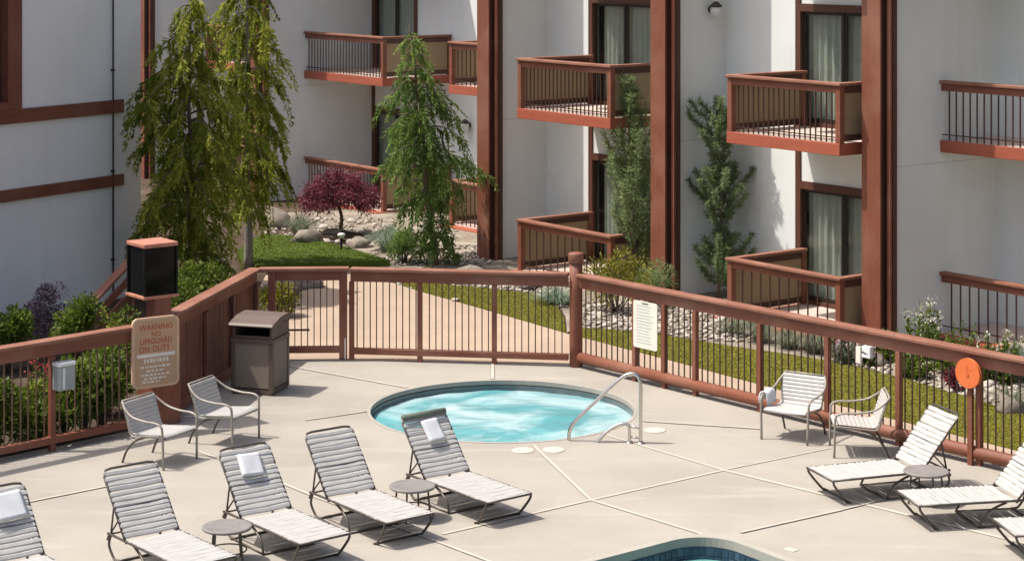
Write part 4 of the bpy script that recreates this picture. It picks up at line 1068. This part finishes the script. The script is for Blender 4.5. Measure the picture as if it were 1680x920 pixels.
# trees
def at_d(px,d): return ((px-840)/FPX*d,d)
def interp(tab):
    def fn(f):
        for (a0,b0),(a1,b1) in zip(tab,tab[1:]):
            if f<=a1: return b0+(b1-b0)*(f-a0)/(a1-a0)
        return tab[-1][1]
    return fn
weeping('weeping_cedar','large weeping cedar in front of the grey hotel wing',at_d(312,31.6),5.0,1.10,11,'cedar',nb=62,strand=.46,density=1.1,low=.14,sag=.34,leafL=.12,leafW=.042,prof=interp([(0,.80),(.15,.95),(.5,.90),(.8,.66),(1,.26)]))
weeping('weeping_cedar','tall slim weeping cedar with pale bare trunk beside the large one',gp(407,441),5.9,.62,12,'cedar',nb=42,bark='bark_pale',strand=.50,density=1.25,low=.18,sag=.5,leafL=.12,leafW=.044,prof=interp([(0,.35),(.15,.6),(.45,.72),(.8,.5),(1,.2)]))
weeping('weeping_conifer','drooping green conifer beside timber column at the centre of garden',gp(715,434),4.25,1.10,13,'cedar2',nb=54,strand=.44,density=1.25,low=.06,sag=.22,lean=(-.45,0),leafL=.12,leafW=.034,jit=(.45,1.3),prof=interp([(0,.38),(.2,.42),(.36,1.12),(.55,.85),(.8,.5),(1,.10)]))
feathery('young_pine','slim pale green feathery pine in front of timber column',gp(1046,474),3.38,.58,14,'pine',nb=84,up=1.35,leafL=.13,leafW=.013,lean=(-.16,0),density=2.8,prof=lambda f:.95 if f<.5 else .95*(1-(f-.5)/.55)+.12)
def pr4(f):
    return .22+.95*abs(math.sin(f*8.6+.2))**1.5*(1-.4*f)
feathery('young_pine','sparse young pine with clumped needles beside the pale fin wall',gp(1178,487),3.02,.66,15,'pine_blue',nb=84,up=.6,leafL=.10,leafW=.016,prof=pr4,low=.06,density=3.2,lean=(0,0))
# red maple: umbrella crown
def maple():
    rn=random.Random(21); c=gp(558,388); t=thing('red_maple',(c[0],c[1],.10),0,'small red leaved maple with domed crown beside balcony','tree'); lf=MB(); br=MB()
    MB().tube(smoothpath([(0,0,0),(.03,.02,.25),(-.02,.0,.5),(.03,0,.7)],4),.04,8,r2=.022).build('trunk', M['bark'], t, True)
    for k in range(120):
        a=rn.uniform(0,6.283); r_=.66*rn.random()**.5; z=.45+.78*math.sqrt(max(0,1-(r_/.70)**2))*rn.uniform(.35,1.02); e=Vector((math.cos(a)*r_,math.sin(a)*r_,z))
        br.tube([(.02,0,.6),tuple(Vector((e.x*.5,e.y*.5,.62+(z-.62)*.75))),tuple(e)],.009,4,r2=.003); tb=rn.gauss(0,.16)
        for q in range(95):
            o=rv(rn)*rn.uniform(.03,.17); o.z*=.7; p=e+o-Vector((0,0,rn.random()*.16*(r_/.6)))
            leaf(lf,p,o+Vector((0,0,-.07))+rv(rn)*.05,rv(rn),.075*rn.uniform(.7,1.3),.022,min(1,max(0,.5+tb+rn.gauss(0,.15))),.3)
    br.build('branches', M['bark'], t, True); lf.build('crown', M['maple'], t)
    MB().lathe([(.5,-.13),(.42,-.06),(.2,-.01),(.05,.01)],14).build('soil_mound', M['soil'], t, True)
maple()
# shrubs left
shrub('round_shrub','green shrub at the left frame edge behind the left fence',at_d(14,26.6),.44,.4,1.05,31,'shrub')
shrub('purple_shrub','purple leaved shrub between two green shrubs against grey wall',at_d(72,27.6),.36,.35,1.22,32,'purple',n=1900,L_=.05,W_=.022)
shrub('round_shrub','yellow green rounded shrub right of the purple leaved shrub',at_d(130,26.9),.42,.4,1.14,33,'shrub')
shrub('round_shrub','olive shrub behind the lantern post beside the stair rail',at_d(206,25.9),.30,.3,1.10,34,'shrub',n=1700)
shrub('tall_shrub','bushy yellow green shrub right of the dark lantern',at_d(334,29.0),.42,.4,1.38,35,'shrub',n=3200)
shrub('tall_shrub','dark leafy shrub low behind the board fence',at_d(300,27.6),.42,.35,1.22,36,'shrub',n=2400)
labs=['low leafy plant at far left behind the fence pickets','leafy plant behind the pickets left of the dispenser','low plant just behind the dispenser','leafy plant behind the pickets right of the dispenser','bright leafy vine plant behind pickets near notice board','dark leafy plant close to the notice board','leafy plant behind the lantern post base']
for k,(px,off,h,rr_) in enumerate(((-30,.5,.95,.42),(28,.45,.9,.38),(92,.5,.8,.36),(138,.42,1.0,.34),(172,.40,1.12,.32),(208,.5,1.0,.30),(262,1.1,1.05,.34))):
    q=along(FENCE_L0,FENCE_L1,px); u_=(Vector(FENCE_L1)-Vector(FENCE_L0)).normalized(); p=Vector(FENCE_L0)+u_*q+Vector((-u_.y,u_.x))*off
    shrub('leafy_plant',labs[k],(p.x,p.y),rr_,.3,h,40+k,'shrub' if k!=4 else 'shrub_l',n=2100,L_=.085,W_=.04,cat='plant',clumps=16)
perennial('red_flower','red flowering plant behind the dispenser on the left fence',at_d(68,23.2),.14,.86,51,'shrub','redpetal',10,'flowers')
# centre planting
tuft('grass_tuft','blue grey grass tuft beside the drooping conifer',gp(640,412),.42,.62,61,'blue_grass',n=620)
tuft('grass_tuft','pale green grass tuft near the red maple and cedar',gp(492,388),.36,.6,62,'sage',n=420)
tuft('grass_tuft','blue grey grass tuft behind the back fence near round post',gp(915,498),.42,.36,63,'blue_grass',n=520)
shrub('round_shrub','low green shrub at the foot of the drooping conifer',gp(665,432),.45,.35,.72,64,'cedar2',n=1800,L_=.08,W_=.02)
shrub('yellow_shrub','yellow green shrub behind fence right of the round post',gp(1012,512),.55,.4,1.10,65,'shrub_y',n=2600,L_=.055,W_=.03)
shrub('yellow_shrub','olive shrub at the foot of the young feathery pine',gp(1068,500),.36,.3,.8,66,'pine',n=1200,L_=.09,W_=.016)
shrub('dark_rock_shrub','dark olive shrub beyond the gate beside the walkway',gp(458,520),.30,.3,.62,67,'shrub_y',n=1200)
k=0
for px,py,h in ((1205,548,.34),(1250,560,.42),(1295,570,.40),(1335,578,.44),(1230,536,.36)):
    lb_=['grey green lavender clump nearest the sparse pine','grey lavender clump, second along the patio slab','grey lavender clump in the middle of the patio slab','grey lavender clump at the right of the patio','pale lavender clump close under the corner balcony']
    tuft('lavender',lb_[k],gp(px,py),.30,h,70+k,'sage',n=330,wd=.012,cat='plant',group='lavender clumps below the balcony'); k+=1
perennial('pink_flowers','pink flowering plant left of the small white box',gp(1388,594),.26,.42,81,'sage','pink',26,'flowers')
perennial('pink_flowers','small pink flowering plant under the small white box',gp(1424,598),.18,.3,82,'shrub','pink',12,'flowers')
labs=['tall flowering perennial left of the deep bay wall','leafy green perennial beside the tall flowering one','bushy green perennial in the middle of right hand bed','green perennial behind the orange disc','green plant low in the bed left of orange disc','leafy green plant under the balcony rail at right']
k=0
for px,py,r_,h,pt in ((1512,588,.24,.80,'white_petal'),(1450,590,.22,.45,None),(1560,610,.32,.66,None),(1600,624,.30,.55,None),(1500,618,.26,.40,None),(1640,628,.26,.66,'white_petal')):
    perennial('perennial',labs[k],gp(px,py),r_,h,90+k,'shrub',pt,20,'plant',None); k+=1
tuft('grass_tuft','blue grey grass tuft at the right frame edge above the fence rail',gp(1668,622),.42,.60,97,'blue_grass',n=600)
tuft('grass_tuft','dry tan tuft of grass at the right below the orange disc',gp(1660,668),.34,.36,98,'sage',n=300)
shrub('red_leaf_plant','dark red leaved low plant beside the orange disc',gp(1568,640),.2,.16,.34,99,'maple',n=500,cat='plant',clumps=7)

# ------------------------------------------------------------------ stones
def rock_mesh(seed,mat,k=.28):
    import bmesh
    rn=random.Random(seed); bm=bmesh.new(); bmesh.ops.create_icosphere(bm,subdivisions=2,radius=1.0)
    off=Vector((rn.uniform(0,50),)*3)
    for v in bm.verts:
        n_=1+k*mn.noise(v.co*1.3+off)*1.6+k*.4*mn.noise(v.co*3+off); v.co*=n_; v.co.z*=.68
    me=bpy.data.meshes.new('stone'); bm.to_mesh(me); bm.free(); me.materials.append(M[mat]); me.polygons.foreach_set('use_smooth',[True]*len(me.polygons)); return me
RM=[rock_mesh(1,'stone_w'),rock_mesh(2,'stone_w'),rock_mesh(3,'stone_w'),rock_mesh(4,'stone_g'),rock_mesh(5,'stone_t')]
bed=tag(flat('gravel_bed',[poly([(445,448),(600,400),(430,350),(700,338),(830,395),(1010,420),(1230,470),(1420,530),(1700,600),(1900,660),(1900,748),(1700,686),(1600,654),(1490,622),(1380,594),(1300,581),(1200,567),(1090,549),(1000,539),(944,536),(930,545),(928,518),(908,491),(870,480),(780,470),(690,462),(640,449)])],-.006,surf('gravel',(.33,.28,.225),(.14,.115,.095),26,.95,1.0,60,c3=(.40,.35,.29),big=2.0,spec=.1)),kind='structure')
regions=[((640,462),(945,500),60,.052),((950,500),(1245,556),110,.056),((440,362),(640,402),40,.075),((620,405),(800,432),36,.06),((1340,598),(1560,640),22,.05),((1550,620),(1690,690),32,.065)]
rn=random.Random(5); lawns=[lawn1,lawn2,lawn3]; cnt=0
small=MB()
icov=None
for (x0,y0),(x1,y1),n,r_ in regions:
    for i in range(n*2):
        q=gp(rn.uniform(x0,x1),rn.uniform(y0,y1))
        if any(inside(q,l) for l in lawns) or inside(q,walk): continue
        if i<n:
            s=r_*rn.uniform(.55,1.35); o=link('stone',rng:=RM[rn.choices(range(5),(4,4,3,2,1.5))[0]],bed); o.location=(q[0],q[1],s*.28); o.scale=(s*rn.uniform(.8,1.3),s*rn.uniform(.7,1.1),s*rn.uniform(.7,1.0)); o.rotation_euler=(rn.uniform(-.3,.3),rn.uniform(-.3,.3),rn.uniform(0,6.28))
# small pebbles as one mass
pm=MB()
ico=[(0,0,1),(.894,0,.447),(.276,.851,.447),(-.724,.526,.447),(-.724,-.526,.447),(.276,-.851,.447),(.724,.526,-.447),(-.276,.851,-.447),(-.894,0,-.447),(-.276,-.851,-.447),(.724,-.526,-.447),(0,0,-1)]
icf=[(0,1,2),(0,2,3),(0,3,4),(0,4,5),(0,5,1),(1,6,2),(2,7,3),(3,8,4),(4,9,5),(5,10,1),(6,7,2),(7,8,3),(8,9,4),(9,10,5),(10,6,1),(6,11,7),(7,11,8),(8,11,9),(9,11,10),(10,11,6)]
for (x0,y0),(x1,y1),n,r_ in regions:
    for i in range(n*14):
        q=gp(rn.uniform(x0-10,x1+10),rn.uniform(y0-4,y1+4))
        if any(inside(q,l) for l in lawns) or inside(q,walk): continue
        s=rn.uniform(.016,.042); a=rn.uniform(0,6.28); n0=len(pm.v); ca,sa=math.cos(a),math.sin(a); ex=rn.uniform(.8,1.4)
        for (X,Y,Z) in ico: X*=ex; pm.v.append((q[0]+s*(X*ca-Y*sa),q[1]+s*(X*sa+Y*ca),s*.3+s*.6*Z))
        t_=rn.random()
        for f in icf: pm.f.append(tuple(n0+i_ for i_ in f)); pm.t.append(t_)
M['pebble']=leafmat('pebble',(.15,.125,.10),(.33,.285,.24),(.54,.49,.43),.85,0.0)
po=pm.build('pebbles',M['pebble'],bed,True); po['kind']='stuff'
# boulders
def boulder(px,py,sx,sy,sz,seed,label):
    c=gp(px,py); o=link('boulder',rock_mesh(seed,'boulder',.42)); o.location=(c[0],c[1],sz*.22); o.scale=(sx,sy,sz); o.rotation_euler=(0,0,seed*.7); tag(o,label,'boulder','boulders in the garden bed')
boulder(505,402,.42,.3,.34,11,'large grey brown boulder on the grass bank behind the back fence')
boulder(590,404,.24,.2,.20,12,'small tan boulder left of the blue grey grass tuft')
boulder(455,372,.3,.25,.40,13,'pale boulder right of the slim cedar trunk')
boulder(772,462,.36,.25,.26,14,'dark boulder behind the back fence pickets left of round post')
boulder(462,486,.34,.3,.42,15,'brown boulder beyond the gate beside the walkway')
boulder(498,470,.36,.3,.22,16,'flat boulder beyond the gate further along walkway')
boulder(552,388,.2,.2,.2,17,'small boulder under the red maple')
boulder(1655,676,.15,.13,.22,18,'upright pinkish boulder at right edge of the bed')
boulder(1440,596,.17,.14,.14,19,'small pale boulder right of the pink flowers')
boulder(868,470,.34,.2,.22,20,'grey boulder beside the blue grass behind back fence')
# path light in the centre bed
c=gp(560,418); pl=thing('path_light',(c[0],c[1],0),0,'small black path light standing on the grass bank','lamp')
MB().tube([(0,0,-.03),(0,0,.30)],.02,8).build('stake', M['black'], pl, True)
MB().lathe([(.03,.30),(.05,.33),(.075,.36),(.06,.385),(.02,.395)],14).build('head', M['white_plastic'], pl, True)
